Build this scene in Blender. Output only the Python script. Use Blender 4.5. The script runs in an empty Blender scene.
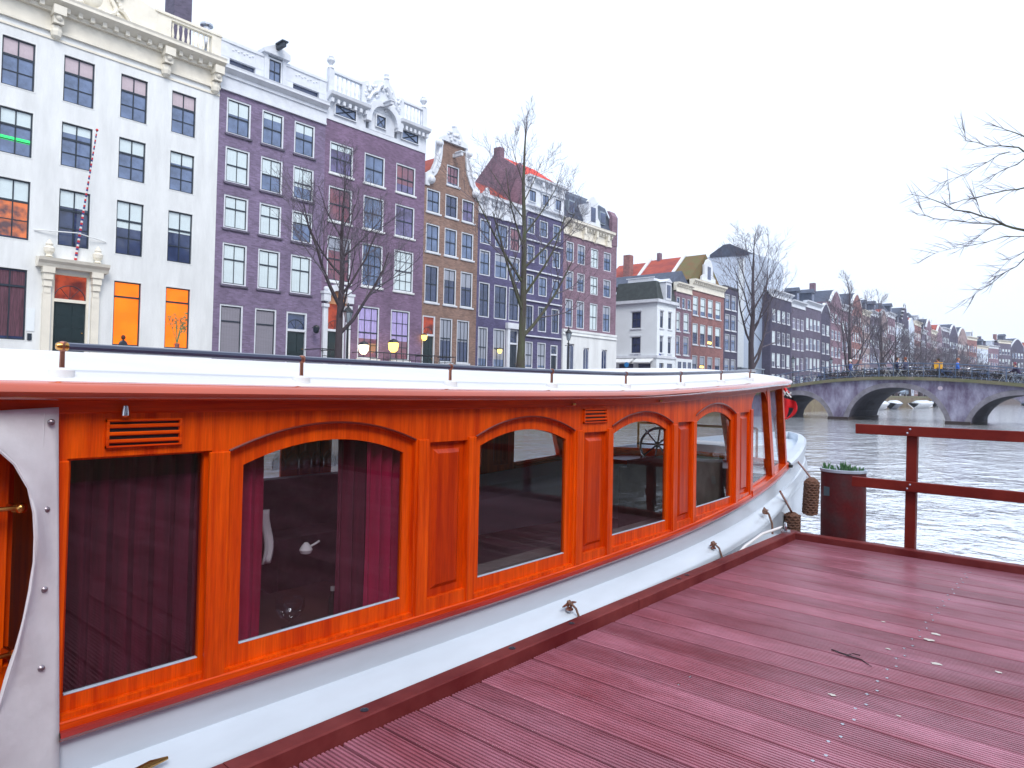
import bpy, math, random
from mathutils import Vector, Matrix
random.seed(7)
sc = bpy.context.scene
col = sc.collection
R = math.radians
PI = math.pi

# ------------------------------------------------------------------ mesh helper
class MB:
    def __init__(s): s.v=[]; s.f=[]; s.m=[]
    def face(s, pts, m=0):
        b=len(s.v); s.v += [tuple(p) for p in pts]; s.f.append(tuple(range(b,b+len(pts)))); s.m.append(m)
    def box(s,x0,x1,y0,y1,z0,z1,m=0):
        if x0>x1: x0,x1=x1,x0
        if y0>y1: y0,y1=y1,y0
        if z0>z1: z0,z1=z1,z0
        b=len(s.v)
        s.v += [(x0,y0,z0),(x1,y0,z0),(x1,y1,z0),(x0,y1,z0),(x0,y0,z1),(x1,y0,z1),(x1,y1,z1),(x0,y1,z1)]
        for q in ((0,3,2,1),(4,5,6,7),(0,1,5,4),(1,2,6,5),(2,3,7,6),(3,0,4,7)):
            s.f.append(tuple(b+i for i in q)); s.m.append(m)
        return s
    def tube(s, pts, rad, n=8, m=0, cap=True):
        pts=[Vector(p) for p in pts]
        if not isinstance(rad,(list,tuple)): rad=[rad]*len(pts)
        t=(pts[1]-pts[0]).normalized()
        a=Vector((0,0,1)) if abs(t.z)<.9 else Vector((1,0,0))
        u=t.cross(a).normalized(); rings=[]
        for i,p in enumerate(pts):
            if i==0: d=pts[1]-pts[0]
            elif i==len(pts)-1: d=pts[-1]-pts[-2]
            else: d=pts[i+1]-pts[i-1]
            if d.length<1e-9: d=t
            d.normalize(); u=(u-d*u.dot(d))
            if u.length<1e-6: u=d.orthogonal()
            u.normalize(); w=d.cross(u)
            b=len(s.v)
            for k in range(n):
                an=2*PI*k/n
                s.v.append(tuple(p+(u*math.cos(an)+w*math.sin(an))*rad[i]))
            rings.append(b)
        for i in range(len(rings)-1):
            for k in range(n):
                s.f.append((rings[i]+k,rings[i]+(k+1)%n,rings[i+1]+(k+1)%n,rings[i+1]+k)); s.m.append(m)
        if cap:
            s.f.append(tuple(rings[0]+k for k in reversed(range(n)))); s.m.append(m)
            s.f.append(tuple(rings[-1]+k for k in range(n))); s.m.append(m)
        return s
    def lathe(s, prof, n=16, c=(0,0,0), m=0, a0=0, a1=2*PI):
        b=len(s.v); full=abs(a1-a0-2*PI)<1e-6; nn=n if full else n+1
        for r,z in prof:
            for k in range(nn):
                an=a0+(a1-a0)*k/n
                s.v.append((c[0]+r*math.cos(an),c[1]+r*math.sin(an),c[2]+z))
        for i in range(len(prof)-1):
            for k in range(n):
                k2=(k+1)%nn if full else k+1
                s.f.append((b+i*nn+k,b+i*nn+k2,b+(i+1)*nn+k2,b+(i+1)*nn+k)); s.m.append(m)
        return s
    def grid(s, fn, nu, nv, m=0, closed=False):
        b=len(s.v)
        for i in range(nu+1):
            for j in range(nv+1): s.v.append(tuple(fn(i/nu,j/nv)))
        for i in range(nu):
            for j in range(nv):
                a=b+i*(nv+1)+j
                s.f.append((a,a+1,a+nv+2,a+nv+1)); s.m.append(m)
        return s
    def prism(s, poly, a0, a1, axis='x', m=0):
        # poly: 2D pts; axis x -> pts are (y,z); axis y -> (x,z); axis z -> (x,y)
        def P(p,a): return (a,p[0],p[1]) if axis=='x' else ((p[0],a,p[1]) if axis=='y' else (p[0],p[1],a))
        n=len(poly); b=len(s.v)
        s.v += [P(p,a0) for p in poly]+[P(p,a1) for p in poly]
        s.f.append(tuple(b+i for i in reversed(range(n)))); s.m.append(m)
        s.f.append(tuple(b+n+i for i in range(n))); s.m.append(m)
        for i in range(n):
            j=(i+1)%n; s.f.append((b+i,b+j,b+n+j,b+n+i)); s.m.append(m)
        return s
    def ball(s,c,r,m=0,n=10,sz=1.0):
        prof=[(max(1e-4,r*math.sin(PI*i/8)),-r*sz*math.cos(PI*i/8)) for i in range(9)]
        return s.lathe(prof,n,c,m)
    def warp(s,fn): s.v=[tuple(fn(*p)) for p in s.v]; return s
    def mesh(s,name,mats,smooth=False,fix=True):
        me=bpy.data.meshes.new(name); me.from_pydata(s.v,[],s.f)
        if not isinstance(mats,(list,tuple)): mats=[mats]
        for x in mats: me.materials.append(x)
        if any(s.m): me.polygons.foreach_set('material_index',s.m)
        if fix:
            import bmesh
            bm=bmesh.new(); bm.from_mesh(me)
            if smooth: bmesh.ops.remove_doubles(bm,verts=bm.verts,dist=1e-5)
            bmesh.ops.recalc_face_normals(bm,faces=bm.faces); bm.to_mesh(me); bm.free()
        if smooth:
            me.polygons.foreach_set('use_smooth',[True]*len(me.polygons))
            try: me.set_sharp_from_angle(angle=R(38))
            except Exception: pass
        me.update(); return me
    def build(s,name,mats,parent=None,loc=(0,0,0),smooth=False,rz=0,fix=True):
        return inst(name,s.mesh(name,mats,smooth,fix),parent,loc,rz)

def inst(name,me,parent=None,loc=(0,0,0),rz=0):
    o=bpy.data.objects.new(name,me); col.objects.link(o); o.location=loc; o.rotation_euler=(0,0,rz)
    if parent is not None: o.parent=parent
    return o
def tag(o,label,cat,group=None):
    o['label']=label; o['category']=cat
    if group: o['group']=group
    return o
def thing(name,label,cat,loc=(0,0,0),rz=0,group=None):
    o=bpy.data.objects.new(name,None); col.objects.link(o); o.location=loc; o.rotation_euler=(0,0,rz)
    o.empty_display_size=.2
    return tag(o,label,cat,group)
def kids(o): return [c for c in bpy.data.objects if c.parent==o]
def tree_of(o): return (o,[tree_of(c) for c in kids(o)])
def dup(tr,loc,rz=0,label=None,group=None,parent=None,scale=None):
    o,ch=tr; c=o.copy(); col.objects.link(c)
    if parent is None:
        c.location=loc; c.rotation_euler=(0,0,rz)
        if scale: c.scale=(scale,)*3 if not isinstance(scale,tuple) else scale
        if label: c['label']=label
        if group: c['group']=group
    else: c.parent=parent
    for k in ch: dup(k,None,0,None,None,c)
    return c

# ------------------------------------------------------------------ materials
def nt(name):
    m=bpy.data.materials.new(name); m.use_nodes=True; n=m.node_tree; n.nodes.clear()
    out=n.nodes.new('ShaderNodeOutputMaterial'); b=n.nodes.new('ShaderNodeBsdfPrincipled')
    n.links.new(b.outputs[0],out.inputs[0]); return m,n,b,out
def c4(c): return (c[0],c[1],c[2],1)
def mat(name,c,rough=.6,var=.15,scale=4,stretch=(1,1,1),bump=0,metal=0,spec=.5,coat=0,c2=None,fine=0,island=0,bscale=None):
    m,n,b,out=nt(name); N=n.nodes; L=n.links
    b.inputs['Roughness'].default_value=rough; b.inputs['Metallic'].default_value=metal
    b.inputs['Specular IOR Level'].default_value=spec; b.inputs['Coat Weight'].default_value=coat
    b.inputs['Coat Roughness'].default_value=.08
    tc=N.new('ShaderNodeTexCoord'); mp=N.new('ShaderNodeMapping'); mp.inputs['Scale'].default_value=stretch
    L.new(tc.outputs['Object'],mp.inputs[0])
    no=N.new('ShaderNodeTexNoise'); no.inputs['Scale'].default_value=scale; no.inputs['Detail'].default_value=6
    no.inputs['Roughness'].default_value=.62
    L.new(mp.outputs[0],no.inputs[0])
    rp=N.new('ShaderNodeValToRGB'); e=rp.color_ramp.elements
    if c2 is None: c2=tuple(min(1,x*(1+var)) for x in c); c1=tuple(x*(1-var) for x in c)
    else: c1=c
    e[0].position=.33; e[1].position=.68; e[0].color=c4(c1); e[1].color=c4(c2)
    L.new(no.outputs[0],rp.inputs[0]); last=rp.outputs[0]
    if fine:
        n2=N.new('ShaderNodeTexNoise'); n2.inputs['Scale'].default_value=scale*9; n2.inputs['Detail'].default_value=3
        L.new(mp.outputs[0],n2.inputs[0])
        mr=N.new('ShaderNodeMapRange'); mr.inputs[3].default_value=1-fine; mr.inputs[4].default_value=1+fine
        L.new(n2.outputs[0],mr.inputs[0])
        hs=N.new('ShaderNodeHueSaturation'); L.new(mr.outputs[0],hs.inputs['Value']); L.new(last,hs.inputs['Color']); last=hs.outputs[0]
    if island:
        g=N.new('ShaderNodeNewGeometry'); mr=N.new('ShaderNodeMapRange'); mr.inputs[3].default_value=1-island; mr.inputs[4].default_value=1+island
        L.new(g.outputs['Random Per Island'],mr.inputs[0])
        hs=N.new('ShaderNodeHueSaturation'); L.new(mr.outputs[0],hs.inputs['Value']); L.new(last,hs.inputs['Color']); last=hs.outputs[0]
    L.new(last,b.inputs['Base Color'])
    if bump:
        bp=N.new('ShaderNodeBump'); bp.inputs['Strength'].default_value=bump; bp.inputs['Distance'].default_value=.02
        n3=N.new('ShaderNodeTexNoise'); n3.inputs['Scale'].default_value=bscale or scale*6; n3.inputs['Detail'].default_value=4
        L.new(mp.outputs[0],n3.inputs[0]); L.new(n3.outputs[0],bp.inputs['Height']); L.new(bp.outputs[0],b.inputs['Normal'])
    return m
def emit(name,c,s=1,c2=None,scale=2):
    m,n,b,out=nt(name); N=n.nodes; L=n.links
    b.inputs['Base Color'].default_value=c4(c); b.inputs['Roughness'].default_value=.3
    no=N.new('ShaderNodeTexNoise'); no.inputs['Scale'].default_value=scale; no.inputs['Detail'].default_value=3
    tc=N.new('ShaderNodeTexCoord'); L.new(tc.outputs['Object'],no.inputs[0])
    rp=N.new('ShaderNodeValToRGB'); e=rp.color_ramp.elements; e[0].position=.38; e[1].position=.62
    e[0].color=c4(c); e[1].color=c4(c2 or c); L.new(no.outputs[0],rp.inputs[0])
    L.new(rp.outputs[0],b.inputs['Emission Color']); b.inputs['Emission Strength'].default_value=s
    return m
def glassmat(name,tint,refl=1.0,rough=.0,dust_lift=0,ior=1.5):
    m,n,b,out=nt(name); N=n.nodes; L=n.links; N.remove(b)
    t=N.new('ShaderNodeBsdfTransparent'); t.inputs[0].default_value=c4(tint)
    g=N.new('ShaderNodeBsdfGlossy'); g.inputs['Roughness'].default_value=rough; g.inputs['Color'].default_value=(refl,refl,refl,1)
    lw=N.new('ShaderNodeLayerWeight'); lw.inputs[0].default_value=.5
    pw=N.new('ShaderNodeMath'); pw.operation='POWER'; pw.inputs[1].default_value=5; L.new(lw.outputs['Facing'],pw.inputs[0])
    f=N.new('ShaderNodeMapRange'); r0_=((ior-1)/(ior+1))**2*1.8; f.inputs[3].default_value=r0_; f.inputs[4].default_value=1; L.new(pw.outputs[0],f.inputs[0])
    mx=N.new('ShaderNodeMixShader'); L.new(f.outputs[0],mx.inputs[0]); L.new(t.outputs[0],mx.inputs[1]); L.new(g.outputs[0],mx.inputs[2])
    if dust_lift:  # thin grey dust film, also added to lift panes that look too black
        df=N.new('ShaderNodeBsdfDiffuse'); df.inputs[0].default_value=(.5,.5,.5,1); m2=N.new('ShaderNodeMixShader'); tc=N.new('ShaderNodeTexCoord'); no=N.new('ShaderNodeTexNoise'); no.inputs['Scale'].default_value=3; no.inputs['Detail'].default_value=6
        mr=N.new('ShaderNodeMapRange'); mr.inputs[1].default_value=.35; mr.inputs[2].default_value=.7; mr.inputs[3].default_value=dust_lift*.5; mr.inputs[4].default_value=dust_lift*1.6
        L.new(tc.outputs['Object'],no.inputs[0]); L.new(no.outputs[0],mr.inputs[0]); L.new(mr.outputs[0],m2.inputs[0]); L.new(mx.outputs[0],m2.inputs[1]); L.new(df.outputs[0],m2.inputs[2]); mx=m2
    L.new(mx.outputs[0],out.inputs[0]); return m
def brick(name,c,var=.25,mort=None,scale=1.0):
    """brick wall: courses along y, z on the facade (x,y swapped into u)"""
    m,n,b,out=nt(name); N=n.nodes; L=n.links
    b.inputs['Roughness'].default_value=.85
    tc=N.new('ShaderNodeTexCoord'); sp=N.new('ShaderNodeSeparateXYZ'); L.new(tc.outputs['Object'],sp.inputs[0])
    ad=N.new('ShaderNodeMath'); ad.operation='ADD'; L.new(sp.outputs[0],ad.inputs[0]); L.new(sp.outputs[1],ad.inputs[1])
    cb=N.new('ShaderNodeCombineXYZ'); L.new(ad.outputs[0],cb.inputs[0]); L.new(sp.outputs[2],cb.inputs[1])
    bt=N.new('ShaderNodeTexBrick'); bt.inputs['Scale'].default_value=scale
    bt.inputs['Brick Width'].default_value=.24; bt.inputs['Row Height'].default_value=.075; bt.inputs['Mortar Size'].default_value=.008
    c1=tuple(x*(1-var) for x in c); c2=tuple(x*(1+var) for x in c)
    bt.inputs['Color1'].default_value=c4(c1); bt.inputs['Color2'].default_value=c4(c2)
    bt.inputs['Mortar'].default_value=c4(mort or tuple(min(1,x*1.12+.004) for x in c))
    L.new(cb.outputs[0],bt.inputs[0])
    no=N.new('ShaderNodeTexNoise'); no.inputs['Scale'].default_value=.5; no.inputs['Detail'].default_value=8; no.inputs['Roughness'].default_value=.7
    L.new(tc.outputs['Object'],no.inputs[0])
    mr=N.new('ShaderNodeMapRange'); mr.inputs[1].default_value=.3; mr.inputs[2].default_value=.7; mr.inputs[3].default_value=.72; mr.inputs[4].default_value=1.25
    L.new(no.outputs[0],mr.inputs[0])
    hs=N.new('ShaderNodeHueSaturation'); L.new(mr.outputs[0],hs.inputs['Value']); L.new(bt.outputs[0],hs.inputs['Color'])
    L.new(hs.outputs[0],b.inputs['Base Color']); return m

M={}
M['white']=mat('white_paint',(.71,.73,.73),.6,.11,1.1,(1,1,.22),fine=.05)
M['white2']=mat('white_trim',(.66,.69,.74),.5,.08,2,fine=.04)
M['cream']=mat('cream_stone',(.76,.72,.62),.7,.08,1.5,fine=.04)
M['whitewall']=mat('white_render',(.60,.68,.80),.8,.08,.35,(1,1,.3),fine=.04)
M['paleblue']=mat('pale_blue_render',(.78,.83,.86),.8,.05,.6)
M['purple']=brick('purple_brick',(.178,.136,.220))
M['purple2']=brick('purple_brick_warm',(.172,.112,.185))
M['brown']=brick('brown_brick',(.235,.150,.120))
M['blue']=brick('blue_black_brick',(.08,.072,.155))
M['mauve']=brick('mauve_brick',(.20,.125,.165))
M['dkblue']=brick('dark_blue_brick',(.055,.05,.09))
M['redbrick']=brick('red_brick',(.245,.115,.110))
M['slatebrick']=brick('slate_grey_brick',(.105,.09,.135))
M['tanbrick']=brick('tan_brick',(.28,.21,.21))
M['tile']=mat('red_roof_tiles',(.24,.045,.04),.8,.25,.8,(1,1,2),c2=(.42,.08,.045),fine=.25)
M['mosstile']=mat('mossy_roof_tiles',(.17,.085,.035),.85,.3,1.2,c2=(.11,.12,.04),fine=.15)
M['slate']=mat('slate_roof',(.055,.07,.11),.6,.3,2.5,fine=.15)
M['slate2']=mat('mansard_slate',(.035,.045,.045),.6,.3,2.5,fine=.15)
M['lead']=mat('lead_flashing',(.25,.30,.36),.5,.15,2)
M['dgreen']=mat('dark_green_paint',(.008,.022,.025),.35,.2,2)
M['bar']=mat('sash_bar_dark',(.015,.025,.04),.4,.1,2)
M['pane']=mat('window_glass_blue',(.13,.185,.32),.06,.5,.7,spec=.9)
M['pane2']=mat('window_glass_dark',(.034,.052,.125),.05,.5,.8,spec=.9)
M['pane3']=mat('window_glass_mauve',(.13,.11,.24),.07,.6,.9,spec=.8)
M['blind']=mat('blind_white',(.62,.72,.75),.7,.05,2)
M['blind2']=mat('blind_rose',(.50,.42,.46),.7,.08,2)
M['curtain']=mat('net_curtain',(.33,.36,.43),.8,.18,5,(1,6,.3))
M['lcurtain']=mat('lilac_curtain',(.42,.36,.66),.8,.25,4,(1,4,.5))
M['shade']=mat('grey_blind',(.23,.22,.26),.8,.08,4,(1,.3,5))
M['litorange']=emit('lit_room_orange',(.62,.10,.001),1.0,(.70,.15,.002),1.0)
M['litred']=emit('lit_fanlight',(.05,.006,.004),1.0,(.27,.035,.008),1.6)
M['litwarm']=emit('lit_chandelier_room',(.05,.03,.035),1.0,(.50,.13,.03),2.2)
M['lamp']=emit('lamp_glow',(1.0,.62,.12),2.2)
M['lampw']=emit('lamp_glow_white',(1.0,.85,.6),2.5)
M['iron']=mat('black_iron',(.02,.022,.028),.5,.2,6)
M['bark']=mat('tree_bark',(.045,.033,.04),.9,.35,3,(1,1,.3),bump=.5)
M['twig']=mat('twig_bark',(.10,.085,.105),.9,.3,3)
M['barkg']=mat('tree_bark_mossy',(.05,.035,.035),.9,.3,3,(1,1,.3),c2=(.07,.085,.04),bump=.5)
M['stone']=mat('bridge_stone',(.085,.055,.115),.9,.3,1.3,(1,1,.45),c2=(.35,.35,.46),fine=.2,bump=.3)
M['ring']=mat('bridge_arch_stone',(.19,.18,.21),.9,.3,1.6,fine=.15,bump=.3)
M['coping']=mat('mossy_coping',(.11,.12,.055),.9,.3,1.5,c2=(.2,.17,.12),fine=.15)
M['quay']=mat('quay_wall_brick',(.13,.09,.065),.9,.3,1.2,c2=(.20,.17,.10),fine=.2,bump=.3)
M['street']=mat('street_bricks',(.12,.095,.09),.9,.2,3,fine=.15)
M['pave']=mat('pavement_slabs',(.22,.21,.21),.9,.15,2,fine=.1)
# boat
M['varn']=mat('varnished_mahogany',(.50,.032,.001),.30,.2,2.4,(5,.6,12),coat=.16,fine=.28,c2=(.80,.098,.002),spec=.2)
M['varnv']=mat('varnished_mahogany_upright',(.50,.034,.001),.30,.2,2.4,(8,12,.6),coat=.16,fine=.28,c2=(.82,.104,.002),spec=.2)
M['archshade']=mat('arch_shadow_dark',(.16,.014,.003),.3,.2,3,coat=.3)  # dark tone standing for the shadow of the arched recesses
M['varnp']=mat('varnished_panel',(.36,.020,.001),.30,.25,2.4,(8,12,.6),coat=.16,fine=.32,c2=(.62,.062,.001),spec=.2)
M['trim']=mat('varnished_roof_moulding',(.48,.075,.025),.10,.15,3,(3,.6,3),coat=1)
M['redtrim']=mat('red_rubbing_moulding',(.30,.022,.016),.3,.2,4,(3,.6,3),coat=.5)
M['hull']=mat('hull_white_paint',(.56,.63,.71),.33,.08,1.4,(1,.5,2.5),coat=.3,fine=.05)
M['roofw']=mat('roof_white_paint',(.72,.72,.73),.4,.06,1.6,fine=.03)
M['brass']=mat('brass',(.55,.30,.09),.25,.2,8,metal=1)
M['bronze']=mat('aged_bronze',(.30,.13,.09),.35,.3,12,metal=.8)
M['steel']=mat('stainless_steel',(.55,.56,.6),.2,.1,10,metal=1)
M['rail']=mat('blue_black_handrail',(.03,.04,.085),.3,.15,4,coat=.5)
M['studm']=mat('tarnished_stud',(.28,.24,.27),.3,.2,8,metal=.8)
M['canvas']=mat('grey_canvas',(.64,.64,.68),.75,.10,3,fine=.06,bump=.25,bscale=9)
M['glass']=glassmat('boat_window_glass',(.66,.66,.69),dust_lift=.003,ior=1.5)
M['glassc']=glassmat('clear_windscreen_glass',(.94,.96,.97))
M['velvet']=mat('red_velvet_curtain',(.40,.004,.06),.75,.35,4,(1,8,.4))
M['velvetd']=mat('dark_red_curtain',(.105,.004,.022),.8,.5,4,(1,9,.4))
M['inner']=mat('dark_interior_wood',(.10,.05,.04),.5,.3,3)
M['seat']=mat('dark_upholstery',(.18,.17,.16),.8,.3,4)
M['crock']=glassmat('drinking_glass',(.93,.95,.97),1.0)
M['bottle']=mat('green_bottle_glass',(.02,.05,.035),.08,.2,5)
M['paper']=mat('white_cloth',(.8,.8,.82),.8,.05,5)
M['rope']=mat('coir_rope',(.13,.06,.04),.95,.4,60,c2=(.30,.15,.10),bump=.8)
M['ropel']=mat('pale_rope',(.26,.15,.11),.9,.2,40,bump=.6)
M['black']=mat('black_rubber',(.012,.012,.014),.5,.2,5)
# deck
M['plank']=mat('wet_hardwood_decking',(.24,.062,.085),.34,.2,1.6,(.6,2,1),fine=.3,island=.2,c2=(.42,.170,.230),spec=.5)
M['groove']=mat('groove_floor_dark',(.045,.007,.014),.9,.3,5)  # darker tone on the groove floors of the boards
M['kerb']=mat('red_brown_timber',(.105,.010,.012),.5,.3,3,(1,1,1),c2=(.20,.042,.040),fine=.15,spec=.15)
M['railwood']=mat('railing_timber',(.115,.009,.007),.5,.2,3,c2=(.19,.022,.014),fine=.12,spec=.15)
M['under']=mat('dark_substructure',(.03,.02,.02),.9,.2,2)
M['pillar']=mat('rusty_painted_steel',(.115,.010,.012),.6,.2,5,c2=(.075,.035,.038),fine=.25,bump=.2,spec=.15)
M['rim']=mat('galvanised_rim',(.42,.50,.60),.45,.15,4)
M['leaf']=mat('plant_leaf',(.03,.14,.04),.6,.3,8,c2=(.16,.30,.16))
M['drop']=mat('bird_dropping',(.55,.52,.48),.9,.1,30)
M['skin']=mat('skin',(.5,.28,.2),.6,.05,5)
M['tyre']=mat('bicycle_tyre',(.02,.02,.022),.8,.1,5)

def simple(name,c,rough=.6,**k): 
    if name not in M: M[name]=mat(name,c,rough,**k)
    return M[name]
# ------------------------------------------------------------------ buildings
XF=-36.0; ZG=1.2; WATER=-0.7
def wall_grid(mb, W, H, rects, top=None, depth=.16, ys_extra=(), m=0, mrev=None):
    """facade in the plane x=0, y 0..W, z 0..H, with real openings and their reveals"""
    mrev = m if mrev is None else mrev
    ys={0,W}|set(ys_extra); zs={0,H}
    for (a,b,c,d) in rects: ys|={a,c}; zs|={b,d}
    ys=sorted(y for y in ys if -1e-6<=y<=W+1e-6); zs=sorted(z for z in zs if -1e-6<=z<=H+1e-6)
    T=top or (lambda y:H)
    for i in range(len(ys)-1):
        for j in range(len(zs)-1):
            y0,y1,z0,z1=ys[i],ys[i+1],zs[j],zs[j+1]
            if y1-y0<1e-4 or z1-z0<1e-4: continue
            yc,zc=(y0+y1)/2,(z0+z1)/2
            if any(a<yc<c and b<zc<d for a,b,c,d in rects): continue
            a,b=min(z1,T(y0+1e-4)),min(z1,T(y1-1e-4))
            if a<=z0 and b<=z0: continue
            mb.face([(0,y0,z0),(0,y1,z0),(0,y1,max(b,z0)),(0,y0,max(a,z0))],m)
    for a,b,c,d in rects:
        mb.face([(0,a,b),(-depth,a,b),(-depth,a,d),(0,a,d)],mrev); mb.face([(0,c,b),(-depth,c,b),(-depth,c,d),(0,c,d)],mrev)
        mb.face([(0,a,d),(-depth,a,d),(-depth,c,d),(0,c,d)],mrev); mb.face([(0,a,b),(-depth,a,b),(-depth,c,b),(0,c,b)],mrev)
_wc={}
def win_parts(w,h,st):
    """st: cols, bars(z fractions), frame, bar, pane, blind fraction, blind mat, sill mat, fw"""
    key=(round(w,2),round(h,2))+tuple(sorted((k,str(v)) for k,v in st.items()))
    if key in _wc: return _wc[key]
    w2=w/2; fw=st.get('fw',.09); fr=M[st.get('frame','white2')]; bar=M[st.get('bar','bar')]
    f=MB(); xo=.015 if st.get('proud') else -.03
    f.box(-.15,xo,-w2,-w2+fw,0,h); f.box(-.15,xo,w2-fw,w2,0,h); f.box(-.148,xo-.003,-w2+fw,w2-fw,h-fw,h); f.box(-.148,xo-.003,-w2+fw,w2-fw,0,fw*.8)
    iw=w2-fw; z0=fw*.8; z1=h-fw; t=st.get('bt',.045)
    # dark sash
    f.box(-.14,-.07,-iw,-iw+t,z0,z1,1); f.box(-.14,-.07,iw-t,iw,z0,z1,1); f.box(-.138,-.072,-iw+t,iw-t,z1-t,z1,1); f.box(-.138,-.072,-iw+t,iw-t,z0,z0+t,1)
    cols=st.get('cols',2)
    for k in range(1,cols):
        y=-iw+2*iw*k/cols; th=t*.42
        f.box(-.125,-.08,y-th,y+th,z0,z1,1)
    for q,b in enumerate(st.get('bars',(.62,))):
        z=z0+(z1-z0)*b; th=t*(.75 if q==0 else .38)
        f.box(-.13,-.068 if q==0 else -.082,-iw,iw,z-th,z+th,1)
    fm=f.mesh('window_frame',[fr,bar]); subs=[]
    p=MB(); p.box(-.120,-.110,-iw,iw,z0,z1); subs.append(('pane',p.mesh('pane',M[st.get('pane','pane')])))
    bl=st.get('blind',0)
    if bl:
        q=MB(); y0=-iw+.02
        n=14
        zb=z1-(z1-z0)*bl
        for k in range(n):   # soft folds
            a=y0+(2*iw-.04)*k/n; b=y0+(2*iw-.04)*(k+1)/n
            xa=-.107+(.004 if k%2 else 0); xb=-.107+(.004 if (k+1)%2 else 0)
            q.face([(xa,a,zb),(xb,b,zb),(xb,b,z1),(xa,a,z1)])
        subs.append(('blind',q.mesh('blind',M[st.get('bmat','blind')],fix=False)))
    if st.get('lit'):
        q=MB(); la,lb=st['lit'][1],st['lit'][2]
        q.box(-.109,-.1065,-iw+.015,iw-.015,z0+(z1-z0)*la,z0+(z1-z0)*lb); subs.append(('lit_interior',q.mesh('lit_interior',M[st['lit'][0]])))
    if st.get('sill'):
        q=MB(); q.box(-.02,.09,-w2-.08,w2+.08,-.10,-.002); q.box(-.02,.07,-w2-.05,w2+.05,-.13,-.10); subs.append(('sill',q.mesh('sill',M[st['sill']])))
    if st.get('lintel'):
        q=MB(); q.box(-.02,.06,-w2-.05,w2+.05,h+.002,h+.12); subs.append(('lintel',q.mesh('lintel',M[st['lintel']])))
    _wc[key]=(fm,subs); return _wc[key]
_fc={}
def far_win(w,h,st):
    key=(round(w,2),round(h,2),st.get('frame','white2'),st.get('pane','pane'),st.get('blind',0),st.get('cols',2))
    if key in _fc: return _fc[key]
    f=MB(); w2=w/2; fw=.10
    f.box(-.14,-.03,-w2,-w2+fw,0,h); f.box(-.14,-.03,w2-fw,w2,0,h); f.box(-.138,-.033,-w2+fw,w2-fw,h-fw,h); f.box(-.138,.05,-w2,w2,-.08,fw)
    f.box(-.13,-.07,-w2+fw,w2-fw,h*.56,h*.56+.07,0)
    if st.get('cols',2)>1: f.box(-.13,-.075,-.025,.025,fw,h-fw,0)
    f.box(-.12,-.11,-w2+fw,w2-fw,fw,h-fw,1)
    bl=st.get('blind',0)
    if bl: f.box(-.109,-.105,-w2+fw,w2-fw,h-fw-(h-2*fw)*bl,h-fw,2)
    _fc[key]=f.mesh('window_far',[M[st.get('frame','white2')],M[st.get('pane','pane')],M['blind']]); return _fc[key]
def roof_gable(mb,W,z,rise,d,x0=-.3,ov=0,m=0):
    mb.prism([(-ov,z),(W/2,z+rise),(W+ov,z)],x0,-d,'x',m)
def roof_mansard(mb,W,z,h,d,ins=1.2,m=0,m2=1,sides=True):
    s=ins if sides else 0
    a=[(-.15,0,z),(-.15,W,z),(-d,W,z),(-d,0,z)]; b=[(-.15-ins,s,z+h),(-.15-ins,W-s,z+h),(-d+ins,W-s,z+h),(-d+ins,s,z+h)]
    for i in range(4): mb.face([a[i],a[(i+1)%4],b[(i+1)%4],b[i]],m)
    mb.face(b,m2)
def cornice_mb(W,z0,z1,proud=.5,brackets=0,ends=True,y0=0,dent=True):
    """moulded cornice: frieze, dentils and crown, in steps"""
    c=MB(); h=z1-z0
    c.box(-.3,.07,y0,W,z0,z0+h*.55)
    c.box(-.3,.12,y0,W,z0-.06,z0+.06)
    c.box(-.3,proud*.35,y0,W,z0+h*.55,z0+h*.68)
    c.prism([(proud*.3,z0+h*.68),(proud*.8,z0+h*.80),(proud,z0+h*.84),(proud,z0+h*.93),(proud*1.06,z0+h),(-.3,z0+h),(-.3,z0+h*.68)],y0,W,'y')
    n=max(2,int((W-y0)/.5))
    for k in range(n if dent else 0):
        y=y0+(W-y0)*(k+.5)/n; c.box(.068,proud*.62,y-.09,y+.09,z0+h*.60,z0+h*.76)
    for k in range(brackets):
        y=y0+(W-y0)*(k+.5)/brackets
        c.box(.066,proud*.75,y-.14,y+.14,z0+h*.28,z0+h*.765); c.box(.066,.3,y-.11,y+.11,z0-.15,z0+h*.28)
    return c
def balustrade(mb,y0,y1,z0,z1,x=0.1,step=.26,piers=(),th=.22):
    mb.box(x-th,x,y0,y1,z0,z0+.14); mb.box(x-th-.02,x+.03,y0,y1,z1-.13,z1)
    n=max(2,int((y1-y0)/step)); h=z1-z0-.27
    for k in range(n):
        y=y0+(y1-y0)*(k+.5)/n
        mb.lathe([(.05,0),(.05,h*.1),(.035,h*.15),(.075,h*.4),(.03,h*.75),(.05,h*.85),(.05,h)],6,(x-th/2,y,z0+.14))
    for p in piers: mb.box(x-th-.05,x+.05,p-.18,p+.18,z0,z1+.06)
def urn(mb,c,s=1):
    mb.lathe([(.02,0),(.14*s,.02*s),(.1*s,.1*s),(.05*s,.16*s),(.17*s,.33*s),(.16*s,.42*s),(.08*s,.46*s),(.10*s,.5*s),(.03*s,.68*s),(.001,.74*s)],10,c)
def steps(mb,x0,y0,y1,z1,n,m=0,d=.28,dirx=1):
    r=z1/n
    for k in range(n): mb.box(x0,x0+dirx*(d*(n-k)),y0,y1,r*k,r*(k+1)-.001,m)
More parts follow.
